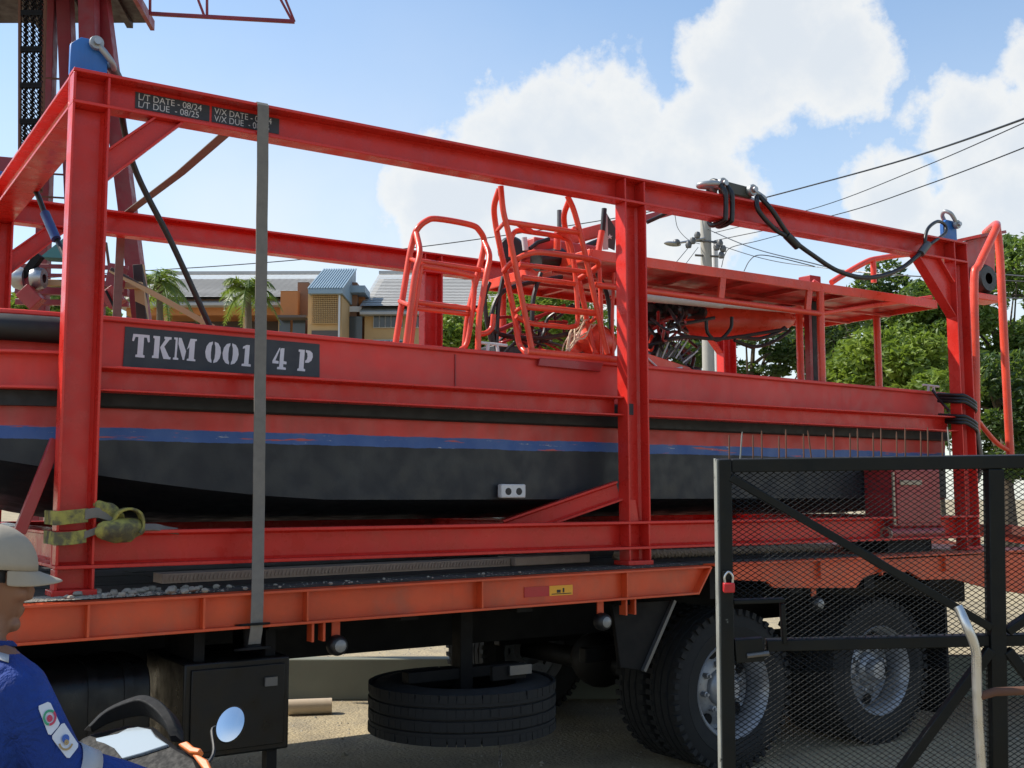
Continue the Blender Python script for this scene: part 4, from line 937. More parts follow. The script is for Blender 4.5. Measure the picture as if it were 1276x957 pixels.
for x_, t_ in zip((92, 145, 187, 222, 290, 318, 388, 405, 476, 508, 573, 603, 665, 696, 758, 792, 854, 882, 940, 960), (262, 250, 262, 247, 268, 243, 262, 250, 265, 243, 262, 243, 262, 243, 258, 243, 258, 243, 262, 243)):
    px = 880+x_/3.19; py = 460+t_/3.19; ln = {145: -3, 405: 4, 960: 3}.get(x_, 0)
    mb = MB(); mb.tube([gp(px+ln, 572.5), gp(px+ln*.2, py+5), gp(px, py)], [.0026, .0026, .0012], 6); mb.build('spike', 'gate_edge' if x_ in (145, 960) else 'rust', gt)
gbar('lock_plate', gp(911, 810), gp(946, 808), .075, .03, .012); MB().tube([gp(925, 815, .03), gp(952, 812, .03)], .008, 8).build('latch_bolt', 'steel_dark', gt)
gbar('hatch_frame', gp(910, 749), gp(974, 748), .014, .03, .01); gbar('hatch_frame', gp(971, 752), gp(973, 802), .014, .03, .01)
# expanded metal: zigzag strands, leaving the hand hatch open
LW, SW = 10.0*GK, 6.4*GK
mb = MB(); vs = []; fs = []
nrow = int((GB-.08)/(SW/2)); nseg = int((ur-.085)/(LW/2)); th = .0014; dpth = .0022
h0, h1, hv0, hv1 = (914-893)*GK, (970-893)*GK, (751-572)*GK, (800-572)*GK
for i in range(nrow):
    v0 = .042+i*SW/2; ph = i % 2
    run = []
    def flush(run):
        if len(run) < 2: return
        b = len(vs)
        for p in run: vs.extend((p+gd_*th+gw*.0004, p-gd_*th-gw*.0004, p+gw*dpth))
        for k in range(len(run)-1):
            for c0, c1 in ((0, 1), (1, 2), (2, 0)): fs.append((b+k*3+c0, b+k*3+c1, b+k*3+3+c1, b+k*3+3+c0))
    for k in range(nseg+1):
        u_ = .042+k*LW/2; v_ = v0+(SW*.24 if (k+ph) % 2 else -SW*.24)
        if h0 < u_ < h1 and hv0 < v_ < hv1: flush(run); run = []; continue
        run.append(gpos(u_, v_, -.004+.0006*math.sin(u_*40+i)))
    flush(run)
mb.add(vs, fs); o = mb.build('expanded_mesh', 'mesh_black', gt); o['kind'] = 'stuff'
# hinge post carrying the gate on its far side
hp = gpos(ur+.05, 0); MB().tube([(hp.x, hp.y, 0), (hp.x, hp.y, 2.0)], .045, 16).build('hinge_post', 'gate_black', gt)
pk = thing('padlock', gp(902, 730, .05), 'red padlock with steel shackle hanging on the gate stile', 'padlock')
c = gp(902.5, 729, .045); MB().obox(c, gu*.018, gd_*.0155, gw*.011).build('body', 'red_sticker', pk, bevel=.004)
MB().tube(spline([c+gu*-.012-gd_*.012, c+gu*-.0125-gd_*.035, c-gd_*.049, c+gu*.0125-gd_*.035, c+gu*.012-gd_*.012], 5), .004, 8).build('shackle', 'galv', pk)
MB().obox(gp(900, 714, .035), gu*.010, gd_*.012, gw*.012).build('hasp', 'gate_black', pk)
# bent pipe barrier in front of the gate
BD = 3.35
bp = thing('pipe_barrier', (PD(1215, 900, BD).x, PD(1215, 900, BD).y, 0), 'bent galvanised pipe barrier with rusty crossbar in front of the mesh gate', 'barrier')
a = PD(1226, 1005, BD); base = V((a.x, a.y, 0))
q = [PD(1193.5, 756, BD+.03), PD(1198, 765, BD+.02), PD(1206, 783, BD), PD(1213, 800, BD), PD(1216.5, 815, BD), PD(1217, 840, BD), PD(1219, 900, BD), a, base]
MB().tube(spline(q[:-2], 5)+[a, base], .0145, 14).build('pipe', 'galv', bp)
b2 = PD(1420, 855, BD-.05)
MB().tube([PD(1219, 868, BD), PD(1240, 862, BD), b2], .013, 12).build('crossbar', 'rust', bp); MB().tube([b2, V((b2.x, b2.y, 0))], .0145, 12).build('pipe', 'galv', bp)
# ================================================================== background
RG = V((math.cos(yaw), -math.sin(yaw), 0)); FH = V((math.sin(yaw), math.cos(yaw), 0))
def bmat_tile():
    m, b = newmat('roof_tile'); k = NB(m)
    c = k.mix(k.noise(.9, 7, .7), (.30, .30, .29), (.48, .47, .45)); k.put(b.inputs['Base Color'], c); b.inputs['Roughness'].default_value = .85
bmat_tile()
plain('wall_orange', (.42, .17, .06), .85, var=.2, scale=2); plain('wall_tan', (.50, .33, .16), .85, var=.15, scale=2); plain('wall_brown', (.24, .12, .07), .85, var=.2, scale=2)
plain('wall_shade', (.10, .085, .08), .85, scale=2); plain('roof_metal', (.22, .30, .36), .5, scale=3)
m, b = newmat('window_glass'); b.inputs['Base Color'].default_value = (.05, .06, .07, 1); b.inputs['Roughness'].default_value = .12
bl = thing('tile_roofed_building', PD(390, 619, 42)*1.0, 'long orange walled building with grey tiled roofs beyond the truck', 'building'); bl.location.z = 0
BD_ = 42
def fl_(px, D=BD_):  # ground point under a pixel column at a depth
    p = PD(px, 619, D); return V((p.x, p.y, 0))
def hz(py, D=BD_): return PD(638, py, D).z
def blk(nm, pa, pb, ya, yb, D0, D1, mat, par=None, bevel=0):
    a, b = fl_(pa, D0), fl_(pb, D0); z0, z1 = (hz(yb, D0) if yb is not None else 0), hz(ya, D0); dv = FH*(D1-D0)
    mb = MB(); mb.add([a+V((0, 0, z0)), b+V((0, 0, z0)), b+V((0, 0, z1)), a+V((0, 0, z1)), a+dv+V((0, 0, z0)), b+dv+V((0, 0, z0)), b+dv+V((0, 0, z1)), a+dv+V((0, 0, z1))],
           [(0, 1, 2, 3), (5, 4, 7, 6), (0, 4, 5, 1), (1, 5, 6, 2), (2, 6, 7, 3), (3, 7, 4, 0)]); return mb.build(nm, mat, par or bl, bevel)
def roof(pa, pb, ridge, eave, D0, D1, over=.5, mat='roof_tile'):
    # tiled courses as overlapping strips up to a ridge, and the back slope
    a, b = fl_(pa, D0), fl_(pb, D0); ze = hz(eave, D0); zrg = ze+(hz(ridge, D1)-ze); a = a-FH*over; b = b-FH*over
    run = FH*(D1-D0+over); n_ = 22; pr_ = bpy.data.objects.new('roof', None); col.objects.link(pr_); pr_.parent = bl
    cols = max(4, int((b-a).length/.26))
    mb = MB()
    for i in range(n_):
        t0, t1 = i/n_, (i+1.25)/n_
        for j in range(cols):
            s0, s1 = j/cols, (j+1)/cols; q = []
            for (s_, t_, lift) in ((s0, t0, .03), (s1, t0, .03), (s1, t1, .0), (s0, t1, .0)):
                q.append(a.lerp(b, s_)+run*t_+V((0, 0, ze+(zrg-ze)*t_+lift)))
            cn = (q[0]+q[2])/2+V((0, 0, .035))
            mb.add(q+[(q[0]+q[1])/2+V((0, 0, .005)), (q[2]+q[3])/2+V((0, 0, .005))], [(0, 4, 5, 3), (4, 1, 2, 5)])
    o = mb.build('roof_tiles', mat, bl); o['kind'] = 'stuff'
    c, d = a+run*2, b+run*2
    mb = MB(); mb.add([a+V((0, 0, ze-.3)), b+V((0, 0, ze-.3)), b+run+V((0, 0, zrg-.22)), a+run+V((0, 0, zrg-.22)), c+V((0, 0, ze-.3)), d+V((0, 0, ze-.3)), a+V((0, 0, ze-.2)), b+V((0, 0, ze-.2))],
                  [(0, 3, 4), (1, 5, 2), (3, 2, 5, 4), (0, 1, 5, 4), (0, 1, 7, 6), (6, 7, 2, 3), (0, 6, 3), (1, 2, 7)]); mb.build('roof_slope', mat, bl)
    bpy.data.objects.remove(pr_)
    MB().bar(a+run+V((0, 0, zrg+.04)), b+run+V((0, 0, zrg+.04)), .25, .12).build('ridge', mat, bl)
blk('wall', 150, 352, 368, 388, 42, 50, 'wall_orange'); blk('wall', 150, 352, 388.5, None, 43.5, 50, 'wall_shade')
for px in (200, 246, 300, 345): blk('column', px-2, px+3, 388, None, 42, 42.4, 'wall_tan')
blk('balcony_wall', 150, 352, 425, 440, 42.1, 42.3, 'wall_tan')
roof(140, 372, 335, 368, 42, 47)
blk('gable_wall', 345, 367, 357, None, 41.2, 44, 'wall_orange'); blk('gable_wall', 366.5, 381, 346, None, 41.6, 44, 'wall_brown')
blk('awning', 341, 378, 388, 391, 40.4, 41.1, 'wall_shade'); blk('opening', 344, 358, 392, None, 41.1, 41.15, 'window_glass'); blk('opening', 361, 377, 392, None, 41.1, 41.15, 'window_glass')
blk('stair_tower', 380, 423, 354, None, 40, 44, 'wall_tan')
a, b = fl_(380, 39.6), fl_(423.5, 39.6); mb = MB(); z0, z1 = hz(355, 39.6), hz(330, 43)
mb.add([a+V((0, 0, z0)), b+V((0, 0, z0)), b+FH*3.4+V((0, 0, z1)), a+FH*3.4+V((0, 0, z1)), a+V((0, 0, z0-.15)), b+V((0, 0, z0-.15)), b+FH*3.4+V((0, 0, z0-.15)), a+FH*3.4+V((0, 0, z0-.15))], [(0, 1, 2, 3), (4, 5, 6, 7), (0, 1, 5, 4), (1, 5, 6, 2), (0, 3, 7, 4), (2, 3, 7, 6)]); mb.build('tower_roof', 'roof_metal', bl)
for i in range(14):
    s_ = i/13; p = a.lerp(b, s_); MB().bar(p+V((0, 0, z0+.03)), p+FH*3.4+V((0, 0, z1+.03)), .05, .06).build('roof_rib', 'roof_metal', bl)
# vent-block screen: recessed dark panel with bars
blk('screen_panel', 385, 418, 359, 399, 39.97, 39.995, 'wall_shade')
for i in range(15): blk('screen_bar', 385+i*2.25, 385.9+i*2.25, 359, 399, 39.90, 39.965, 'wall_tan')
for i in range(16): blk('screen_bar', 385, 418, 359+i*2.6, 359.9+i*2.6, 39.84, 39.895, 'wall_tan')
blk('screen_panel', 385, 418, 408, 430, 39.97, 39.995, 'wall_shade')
blk('stair_wall', 423.5, 442, 346, None, 42, 46, 'wall_brown'); blk('stair_wall', 442.5, 452, 360, None, 42.5, 46, 'wall_orange')
blk('canopy', 430, 452, 350, 359, 41.5, 43, 'roof_metal'); blk('opening', 425, 448, 377, 384, 41.9, 41.95, 'white_grey'); blk('opening', 425, 449, 390, None, 41.85, 41.9, 'window_glass')
blk('downpipe', 418.5, 420.5, 362, None, 39.8, 39.9, 'white_grey')
blk('wall', 452, 610, 380, None, 42, 50, 'wall_tan')
roof(448, 640, 335, 380, 42, 47.5)
for i, (pa, pb, ya, yb) in enumerate(((463, 500, 388, 405), (508, 560, 388, 405), (463, 500, 420, 440))):
    w_ = blk('window', pa, pb, ya, yb, 41.93, 41.98, 'white_grey')
    n_ = 5
    for j in range(n_): s0 = pa+(pb-pa)*j/n_; blk('pane', s0+.8, s0+(pb-pa)/n_-.4, ya+1.2, yb-1.2, 41.88, 41.925, 'window_glass', w_)
# ---------------------------------------------------------------- vegetation
def leaf_mat(name, c1, c2):
    m, b = newmat(name); k = NB(m); oi = k.n.new('ShaderNodeObjectInfo')
    c = k.mix(k.rng(k.noise(1.1, 5, .6), .3, .7), c1, c2); c = k.mix(k.rng(k.noise(9, 3), .5, .8, 0, .5), c, sc(c2, 1.5))
    k.put(b.inputs['Base Color'], c); b.inputs['Roughness'].default_value = .5
    tr = k.n.new('ShaderNodeBsdfTranslucent'); k.put(tr.inputs[0], k.mix(.5, c, (.35, .5, .05))); mx = k.n.new('ShaderNodeMixShader'); mx.inputs[0].default_value = .35
    k.l.new(b.outputs[0], mx.inputs[1]); k.l.new(tr.outputs[0], mx.inputs[2]); out_ = [n for n in k.n if n.type == 'OUTPUT_MATERIAL'][0]; k.l.new(mx.outputs[0], out_.inputs[0])
leaf_mat('leaf_mid', (.045, .09, .018), (.12, .19, .035)); leaf_mat('leaf_bright', (.09, .15, .02), (.22, .29, .04)); leaf_mat('leaf_dark', (.018, .045, .016), (.045, .085, .025)); leaf_mat('leaf_palm', (.06, .11, .025), (.17, .21, .04))
plain('bark', (.11, .085, .06), .9, var=.35, scale=6, bump=.4)
def leaf(mb, p, s, rnd, up=.4):
    d = V((rnd.gauss(0, 1), rnd.gauss(0, 1), rnd.gauss(0, .6))).normalized(); e = d.cross(V((rnd.gauss(0, 1), rnd.gauss(0, 1), rnd.gauss(0, 1)+up))).normalized(); n_ = d.cross(e)*(s*.18)
    mb.add([p-d*s, p+e*s*.45+n_, p+d*s, p-e*s*.45+n_], [(0, 1, 2), (0, 2, 3)])
def tree(px, py, D, rx, rz, mat, label, seed, n=5200, ls=.15, conif=False, group='trees beyond the yard'):
    rnd = random.Random(seed); c = PD(px, py, D); base = V((c.x, c.y, 0)); tr = thing('broadleaf_tree' if not conif else 'feathery_tree', base, label, 'tree', group)
    mb = MB(); top = c+V((0, 0, rz*.3))
    mid = base.lerp(top, .5)+V((rnd.uniform(-.3, .3), rnd.uniform(-.3, .3), 0)); path = spline([base, mid, top], 6); r0_ = .09+.05*rx
    mb.tube(path, [r0_*(1-.75*i/(len(path)-1)) for i in range(len(path))], 8); mb.build('trunk', 'bark', tr)
    cl = []
    for i in range(26):
        a = rnd.uniform(0, 6.283); t_ = rnd.uniform(-1, 1); q = math.sqrt(max(0, 1-t_*t_))*rnd.uniform(.45, 1); cl.append((c+V((math.cos(a)*q*rx, math.sin(a)*q*rx, t_*rz*.9)), rnd.uniform(.22, .42)*rx))
    mbl = MB()
    for p, r_ in cl[:14]:
        s_ = path[rnd.randint(4, len(path)-1)]; mbl.tube(spline([s_, s_.lerp(p, .5)+V((0, 0, .1*rx)), p], 4), [r0_*.35*(1-.1*i) for i in range(9)], 5)
    mbl.build('limbs', 'bark', tr)
    mb = MB()
    for i in range(n):
        p, r_ = cl[rnd.randrange(len(cl))]
        while True:
            q = V((rnd.uniform(-1, 1), rnd.uniform(-1, 1), rnd.uniform(-1, 1)))
            if q.length < 1: break
        q = q.normalized()*(q.length**.5)
        if conif: q.z *= .35
        leaf(mb, p+q*r_, ls*rnd.uniform(.6, 1.25), rnd)
    mb.build('crown', mat, tr); return tr
TR = [(1115, 400, 36, 1.9, 1.7, 'leaf_dark', 'dark leafy tree between the canopy roof and the last post', 1),
      (1165, 430, 33, 1.6, 1.6, 'leaf_mid', 'mid green tree just behind the last frame post', 2),
      (1250, 400, 34, 1.9, 2.2, 'leaf_mid', 'tall green tree rising behind the stern guard rails', 3),
      (1330, 420, 36, 2.2, 2.4, 'leaf_mid', 'wide green tree standing beyond the stern and gate', 4),
      (1085, 462, 28, 1.3, .7, 'leaf_bright', 'low yellow green tree behind the boat gunwale near the thin roof post', 5),
      (1150, 470, 27, 1.2, .8, 'leaf_bright', 'yellow green bushy tree behind the gunwale beside the last post', 6),
      (1245, 520, 30, 1.7, 1.5, 'leaf_dark', 'dark shaded tree low behind the stern guard rails', 7),
      (1045, 440, 40, 1.8, 1.6, 'leaf_dark', 'dark open tree seen under the right end of the canopy roof', 8),
      (575, 425, 33, 1.0, .9, 'leaf_bright', 'bright green tree seen through the smaller boarding ladder', 11),
      (690, 395, 36, 2.4, .9, 'leaf_bright', 'bright green tree seen under the canopy beyond the larger ladder', 12),
      (560, 480, 34, 1.2, .9, 'leaf_mid', 'low green shrubbery tree behind the boat amidships', 13),
      (60, 392, 30, 1.6, .5, 'leaf_bright', 'bright green treetop behind the red rig and first post', 14)]
for i, (px, py, D, rx, rz, mt, lb, sd) in enumerate(TR): tree(px, py, D, rx, rz, mt, lb, sd, n=10500 if rx > 1.5 else 6000, ls=.115)
tree(940, 425, 38, 2.3, 1.3, 'leaf_dark', 'feathery dark tree with level boughs under the canopy roof', 21, 9000, .11, True)
tree(850, 430, 36, 1.7, 1.2, 'leaf_dark', 'feathery dark tree behind the boat engine and utility pole', 22, 6000, .11, True)
def palm(px, py, D, fr_len, label, seed):
    rnd = random.Random(seed); c = PD(px, py, D); base = V((c.x, c.y, 0)); t = thing('palm_tree', base, label, 'palm tree', 'palms in front of the orange building')
    path = spline([base, base.lerp(c, .5)+V((.1, 0, 0)), c], 8); MB().tube(path, [.13-.05*i/(len(path)-1) for i in range(len(path))], 10).build('trunk', 'bark', t)
    for k in range(17):
        a = k*2.4+rnd.uniform(-.2, .2); el = rnd.uniform(-.15, 1.15); d = V((math.cos(a), math.sin(a), 0)); ln = fr_len*rnd.uniform(.8, 1.1); mb = MB(); pts = []
        for i in range(15):
            s_ = i/14; pts.append(c+d*(ln*s_*math.cos(el*.8)*(1-.12*s_))+V((0, 0, ln*(math.sin(el)*s_-.85*s_**2.3*(.6+.5*math.cos(el))))))
        mb.tube(pts, [.022*(1-.8*i/14)+.003 for i in range(15)], 5)
        for i in range(1, 15):
            tg = (pts[i]-pts[i-1]).normalized(); sd = tg.cross(V((0, 0, 1))).normalized(); ll = fr_len*.33*math.sin(math.pi*min(1, .15+i/14*.85))+.05
            for s_ in (-1, 1):
                for jj in range(2):
                    p = pts[i].lerp(pts[i-1], jj*.5); tip = p+(sd*s_*.8+tg*.5+V((0, 0, rnd.uniform(-.75, -.05)))).normalized()*ll*rnd.uniform(.8, 1.1); w_ = tg*.026
                    mb.add([p-w_, p+w_, tip], [(0, 1, 2)])
        mb.build('frond', 'leaf_palm', t)
palm(199, 352, 30, 1.15, 'feathery palm with spiky fronds behind the black sling rope', 31); palm(309, 364, 28, 1.05, 'drooping palm standing behind the grey tie down strap', 32)
# ---------------------------------------------------------------- utility pole and wires
up = thing('utility_pole', PD(881, 619, 30), 'grey concrete utility pole carrying insulators and a street lamp', 'pole'); up.location.z = 0
plain('concrete_pole', (.33, .32, .29), .85, var=.2, scale=4)
a = PD(879, 270, 30); b0 = V((a.x, a.y, 0)); MB().tube([b0, a], [.19, .14], 16).build('pole', 'concrete_pole', up)
c = PD(890.5, 302, 30.3); MB().tube([V((c.x, c.y, 0)), c], [.10, .085], 12).build('conduit_pole', 'white_grey', up)
for py in (300, 318, 335): MB().tube([PD(866, py, 29.8), PD(899, py+2, 29.8)], .03, 8).build('crossarm', 'steel_dark', up)
for px, py in ((869, 293), (863, 300), (858, 305), (897, 303), (901, 310), (899, 318), (893, 308)): MB().lathe([(0, -.09), (.07, -.08), (.09, 0), (.06, .08), (0, .1)], PD(px, py, 29.6), (0, 0, 1), 10).build('insulator', 'steel_dark', up)
MB().tube([PD(878, 297, 29.8), PD(850, 302, 29.6), PD(845, 303, 29.6)], .03, 8).build('lamp_arm', 'steel_grey', up)
MB().ball(PD(838, 304, 29.5), .28, .13, .06, 14, 8).build('lamp_head', 'steel_grey', up); MB().ball(PD(843, 302, 29.5), .10, .1, .09, 10, 6).build('lamp_housing', 'steel_dark', up)
def wire(pts, label, rad=.012, nm='overhead_wire'):
    o = MB().tube(spline([PD(*p) for p in pts], 8), rad, 6).build(nm, 'hose_black'); tag(o, label, 'wire', 'overhead wires'); return o
wire([(893, 262, 30), (1000, 234, 26), (1130, 198, 21), (1276, 148, 16), (1500, 60, 12)], 'thick black twin cable rising from the utility pole over the stern', .017)
wire([(890, 290, 30), (1020, 258, 26), (1150, 208, 21), (1276, 153, 17), (1500, 50, 12)], 'thin wire just under the thick twin cable over the stern', .009)
wire([(890, 300, 30), (1040, 268, 26), (1150, 232, 22), (1276, 184, 18), (1500, 92, 13)], 'lowest rising wire crossing the sky above the blue end lug', .011)
wire([(60, 346, 30), (170, 338, 30), (280, 331, 30), (400, 321, 30), (560, 303, 30), (760, 273, 30), (875, 250, 30)], 'long black wire strung above the palms and the orange building', .013)
wire([(880, 285, 30), (935, 308, 26), (1000, 325, 22), (1080, 340, 20), (1300, 352, 18)], 'slack wire running down past the canopy roof to the trees', .011)
wire([(880, 300, 30), (950, 322, 26), (1020, 333, 24), (1150, 345, 22), (1300, 352, 21)], 'lower slack wire dipping behind the canopy roof hoop', .009)
wire([(865, 300, 30), (840, 330, 28), (815, 360, 26)], 'service wire dropping from the pole behind the middle post', .009)
wire([(870, 308, 30), (850, 335, 28), (838, 352, 27)], 'thin drop wire beside the street lamp', .008)
wire([(841, 268, 29), (845, 285, 29.3), (858, 299, 29.7), (872, 304, 30)], 'loose looping wire end hanging above the street lamp', .008)
wire([(899, 333, 27), (903, 318, 27), (912, 308, 27), (945, 300, 28), (990, 288, 29)], 'curved wire arching up from behind the canopy edge', .009)
wire([(927, 338, 24), (934, 325, 24), (945, 318, 24), (970, 321, 24), (1015, 332, 24)], 'short arched cable over the canopy beside the roof box', .010)
wire([(1215, 338, 18), (1250, 342, 17), (1300, 346, 16)], 'black wire emerging behind the stern guard rails', .012); wire([(1210, 368, 18), (1250, 371, 17), (1300, 373, 16)], 'second black wire below it behind the stern guard rails', .010)
# ---------------------------------------------------------------- red rig behind the first post
rg = thing('red_rig', PD(90, 619, 10.5), 'tall dark red steel rig with platform and truss behind the first post', 'rig'); rg.location.z = 0
RD = 10.5
def rb(nm, a, b, wpx, mat='rig_red', D=RD, dp=None, D2=None):
    p, q = PD(*a, D), PD(*b, D2 or D); w_ = wpx*D/FPX; mb = MB(); mb.bar(p, q, w_, dp or w_, FH); return mb.build(nm, mat, rg, bevel=.004)
def mast(nm, a, b, wpx, D=RD):      # leg carried on down to the ground
    p, q = PD(*a, D), PD(*b, D); d = q-p; g_ = p+d*(p.z/(p.z-q.z)); w_ = wpx*D/FPX
    mb = MB(); mb.bar(p, g_, w_, w_, FH); mb.build(nm, 'rig_red', rg, bevel=.004)
mast('leg', (64, -30), (52, 380), 15); mast('leg', (80, -30), (97, 380), 17); mast('leg', (110, -30), (118, 380), 20, 10.3); mast('leg', (122, -30), (176, 392), 19)
rb('base_beam', (-60, 203), (40, 212), 22, D=9.9)
for py in (97, 216, 245): rb('ladder_rung', (52, py), (84, py+2), 2.2, 'rust', 10.45)
a_, b_ = PD(-90, 29, 11.2), PD(190, 35, 11.2); b_.z = a_.z; c_, d_ = PZ(132, -75, a_.z), PZ(-120, -75, a_.z)
mb = MB(); up3 = V((0, 0, .05)); mb.add([a_, b_, c_, d_, a_+up3, b_+up3, c_+up3, d_+up3], [(0, 1, 2, 3), (7, 6, 5, 4), (0, 4, 5, 1), (1, 5, 6, 2), (2, 6, 7, 3), (3, 7, 4, 0)]); mb.build('platform', 'rig_shaded', rg)
MB().bar(b_+V((0, 0, -.03)), c_+V((0, 0, -.03)), .04, .10).build('platform_edge', 'rig_red', rg)
for k in range(5): t_ = (k+.5)/5; MB().bar(a_.lerp(b_, t_)-up3*.6, d_.lerp(c_, t_)-up3*.6, .06, .05).build('platform_joist', 'rig_shaded', rg)
rb('truss_chord', (186, 17), (367, 27), 4.5, D=10.8); rb('truss_chord', (186, -60), (335, -52), 4.5, D=10.8)
for a, b in (((187, 18), (187, -60)), ((258, 21), (258, -55)), ((255, 21), (225, -58)), ((364, 26), (322, -52)), ((367, 27), (352, -10)), ((352, -10), (335, -52))): rb('truss_web', a, b, 3, D=10.8)
# chain column beside the mast
cc = part_empty('cable_chain', PD(42, 619, 10), rg); p0_, p1_ = PD(41, -30, 10), PD(38, 240, 10)
for sx in (-1, 1): MB().bar(p0_+RG*(.115*sx), p1_+RG*(.095*sx), .022, .03, FH).build('side_rail', 'rust', cc)
mb = MB(); rnd = random.Random(2)
for i in range(84):
    t_ = i/84; ctr = p0_.lerp(p1_, t_)
    for j in range(6): 
        if (i % 14) in (0, 1): mb.obox(ctr+RG*(-.08+j*.032), RG*.016, V((0, 0, .012)), FH*.02)
        else: mb.obox(ctr+RG*(-.08+j*.032+(.016 if i % 2 else 0)), RG*.0085+V((0, 0, .010 if (i+j) % 2 else -.010)), V((0, 0, .0065)), FH*.02)
o = mb.build('links', 'chassis_black', cc); o['kind'] = 'stuff'
# base machinery with hazard stripes
def hazard():
    m, b = newmat('hazard_stripe'); k = NB(m); x = k.xyz(); wv = k.math('FRACT', k.math('MULTIPLY', k.math('ADD', k.math('ADD', x[0], x[1]), k.math('MULTIPLY', x[2], .8)), 4.2))
    c = k.mix(k.rng(wv, .48, .52), (.40, .28, .14), (.03, .02, .02)); k.put(b.inputs['Base Color'], c); b.inputs['Roughness'].default_value = .7
hazard()
rb('hazard_bar', (40, 352), (178, 356), 8, 'hazard_stripe', 9.9); rb('hazard_bar', (138, 336), (266, 408), 7, 'hazard_stripe', 9.6); rb('hazard_bar', (173, 330), (178, 400), 12, 'hazard_stripe', 9.95)
for py, w_ in ((331, 5), (342, 4), (362, 9), (376, 7)): rb('cross_tube', (20, py), (160, py+3), w_, 'rig_red', 10.1)
rb('guide_rail', (132, 302), (136, 332), 3, 'rust', 9.8)
for px in (25, 48): 
    p = PD(px, 347, 9.7); mb = MB(); mb.lathe([(.04, -.05), (.085, -.05), (.10, 0), (.085, .05), (.04, .05)], p, RG, 18); mb.build('clamp_jaw', 'steel_grey', rg)
rb('clamp_body', (28, 350), (50, 350), 22, 'rig_red', 9.75); rb('clamp_foot', (30, 362), (48, 380), 20, 'box_maroon', 9.6); rb('clamp_arm', (30, 345), (50, 318), 10, 'chassis_black', 9.7)
rb('clamp_body', (138, 345), (152, 347), 30, 'rig_red', 9.75); rb('clamp_foot', (134, 362), (148, 380), 20, 'box_maroon', 9.6)
plain('tarp_teal', (.05, .19, .2), .7)
a = [PD(*q, 10.0) for q in ((50, 320), (80, 296), (84, 322))]; MB().add(a+[p+FH*.2 for p in a], [(0, 1, 2), (5, 4, 3), (0, 3, 4, 1), (1, 4, 5, 2), (2, 5, 3, 0)]).build('tarpaulin', 'tarp_teal', rg)
rb('stay', (132, 362), (150, 398), 3, 'chassis_black', 9.5)
# ---------------------------------------------------------------- low wall and scrap beyond the truck
plain('wall_grey', (.16, .17, .13), .9, var=.3, scale=3)
a, b = PZ(150, 872, 0), PZ(760, 868, 0); mb = MB(); mb.bar(a-RG*3+V((0, 0, .17)), b+RG*9+V((0, 0, .17)), .15, .34)
tag(mb.build('low_wall', 'wall_grey', bevel=.01), 'low grey green concrete wall running behind the truck', 'wall')
p = PZ(386, 890, 0); plain('pipe_beige', (.45, .36, .25), .7)
mb = MB(); mb.lathe([(.045, -.17), (.06, -.17), (.06, .17), (.045, .17)], p+V((0, 0, .06)), RG+FH*.2, 16); tag(mb.build('pipe_offcut', 'pipe_beige'), 'short beige pipe offcut lying on the ground behind the truck', 'pipe')
# ================================================================== scooter
HDG = (FH*math.cos(R(30))+RG*math.sin(R(30))).normalized(); RHT = V((HDG.y, -HDG.x, 0))
DC = PD(168, 924, 2.95)
NP = (V((0, 0, 1))*.80-HDG*.60).normalized()
def PN(px, py, off=0):
    d = ray(px, py); o = DC+NP*off; return CAM+d*((o-CAM).dot(NP)/d.dot(NP))
sct = thing('motor_scooter', V((DC.x, DC.y, 0))-HDG*.45, 'black and orange motor scooter with instrument panel and round mirror', 'scooter')
so = V((DC.x, DC.y, 0))
def SL(f_, l_, z): return so+HDG*f_+RHT*l_+V((0, 0, z))
plain('scooter_black', (.008, .0085, .009), .62, var=.2, scale=60, bump=.0, spec=.18); plain('scooter_orange', (.62, .16, .03), .4)
m, b = newmat('panel_glass'); b.inputs['Base Color'].default_value = (.30, .36, .40, 1); b.inputs['Roughness'].default_value = .16; b.inputs['Coat Weight'].default_value = 1; b.inputs['Coat Roughness'].default_value = .06
m, b = newmat('mirror_glass'); b.inputs['Base Color'].default_value = (.85, .86, .86, 1); b.inputs['Metallic'].default_value = 1; b.inputs['Roughness'].default_value = .12
def z6(pts): return [(60+a/4.253, 840+c/4.253) for a, c in pts]
def plate(nm, pts, o0, th, mat, par, bev=.006):
    q = [PN(*p, o0) for p in pts]; n_ = len(q); mb = MB(); mb.add(q+[p-NP*th for p in q], [tuple(range(n_)), tuple(range(2*n_-1, n_-1, -1))]+[(i, n_+i, n_+(i+1) % n_, (i+1) % n_) for i in range(n_)]); return mb.build(nm, mat, par, bev)
dash = plate('dash_housing', z6([(150, 345), (245, 300), (420, 262), (560, 270), (655, 355), (705, 385), (790, 430), (830, 520), (820, 600), (330, 640), (190, 560)]), -.012, .10, 'scooter_black', sct, .015)
plate('instrument_panel', z6([(248, 338), (370, 312), (420, 285), (480, 277), (545, 290), (572, 330), (636, 372), (500, 418), (395, 447), (300, 470), (268, 400)]), -.004, .012, 'panel_glass', dash, .003)
plate('panel_shade', z6([(252, 352), (300, 366), (350, 392), (392, 445), (330, 474), (285, 440)]), .0, .003, 'scooter_black', dash, .001)
hood = MB(); ar = z6([(236, 312), (330, 262), (450, 232), (525, 230), (596, 272), (640, 322), (652, 362)]); qa = spline([PN(*p, .0) for p in ar], 5)
vs = []
for i, p in enumerate(qa):
    k_ = math.sin(math.pi*(.12+.76*i/(len(qa)-1))); up_ = NP*(.060*k_)+HDG*(.012*k_); th = (p-DC).normalized()*.02
    vs += [p, p+up_, p+up_+th+HDG*.01, p+th*2.2]
fs = []
for i in range(len(qa)-1):
    for c0 in range(4): c1 = (c0+1) % 4; fs.append((i*4+c0, i*4+c1, i*4+4+c1, i*4+4+c0))
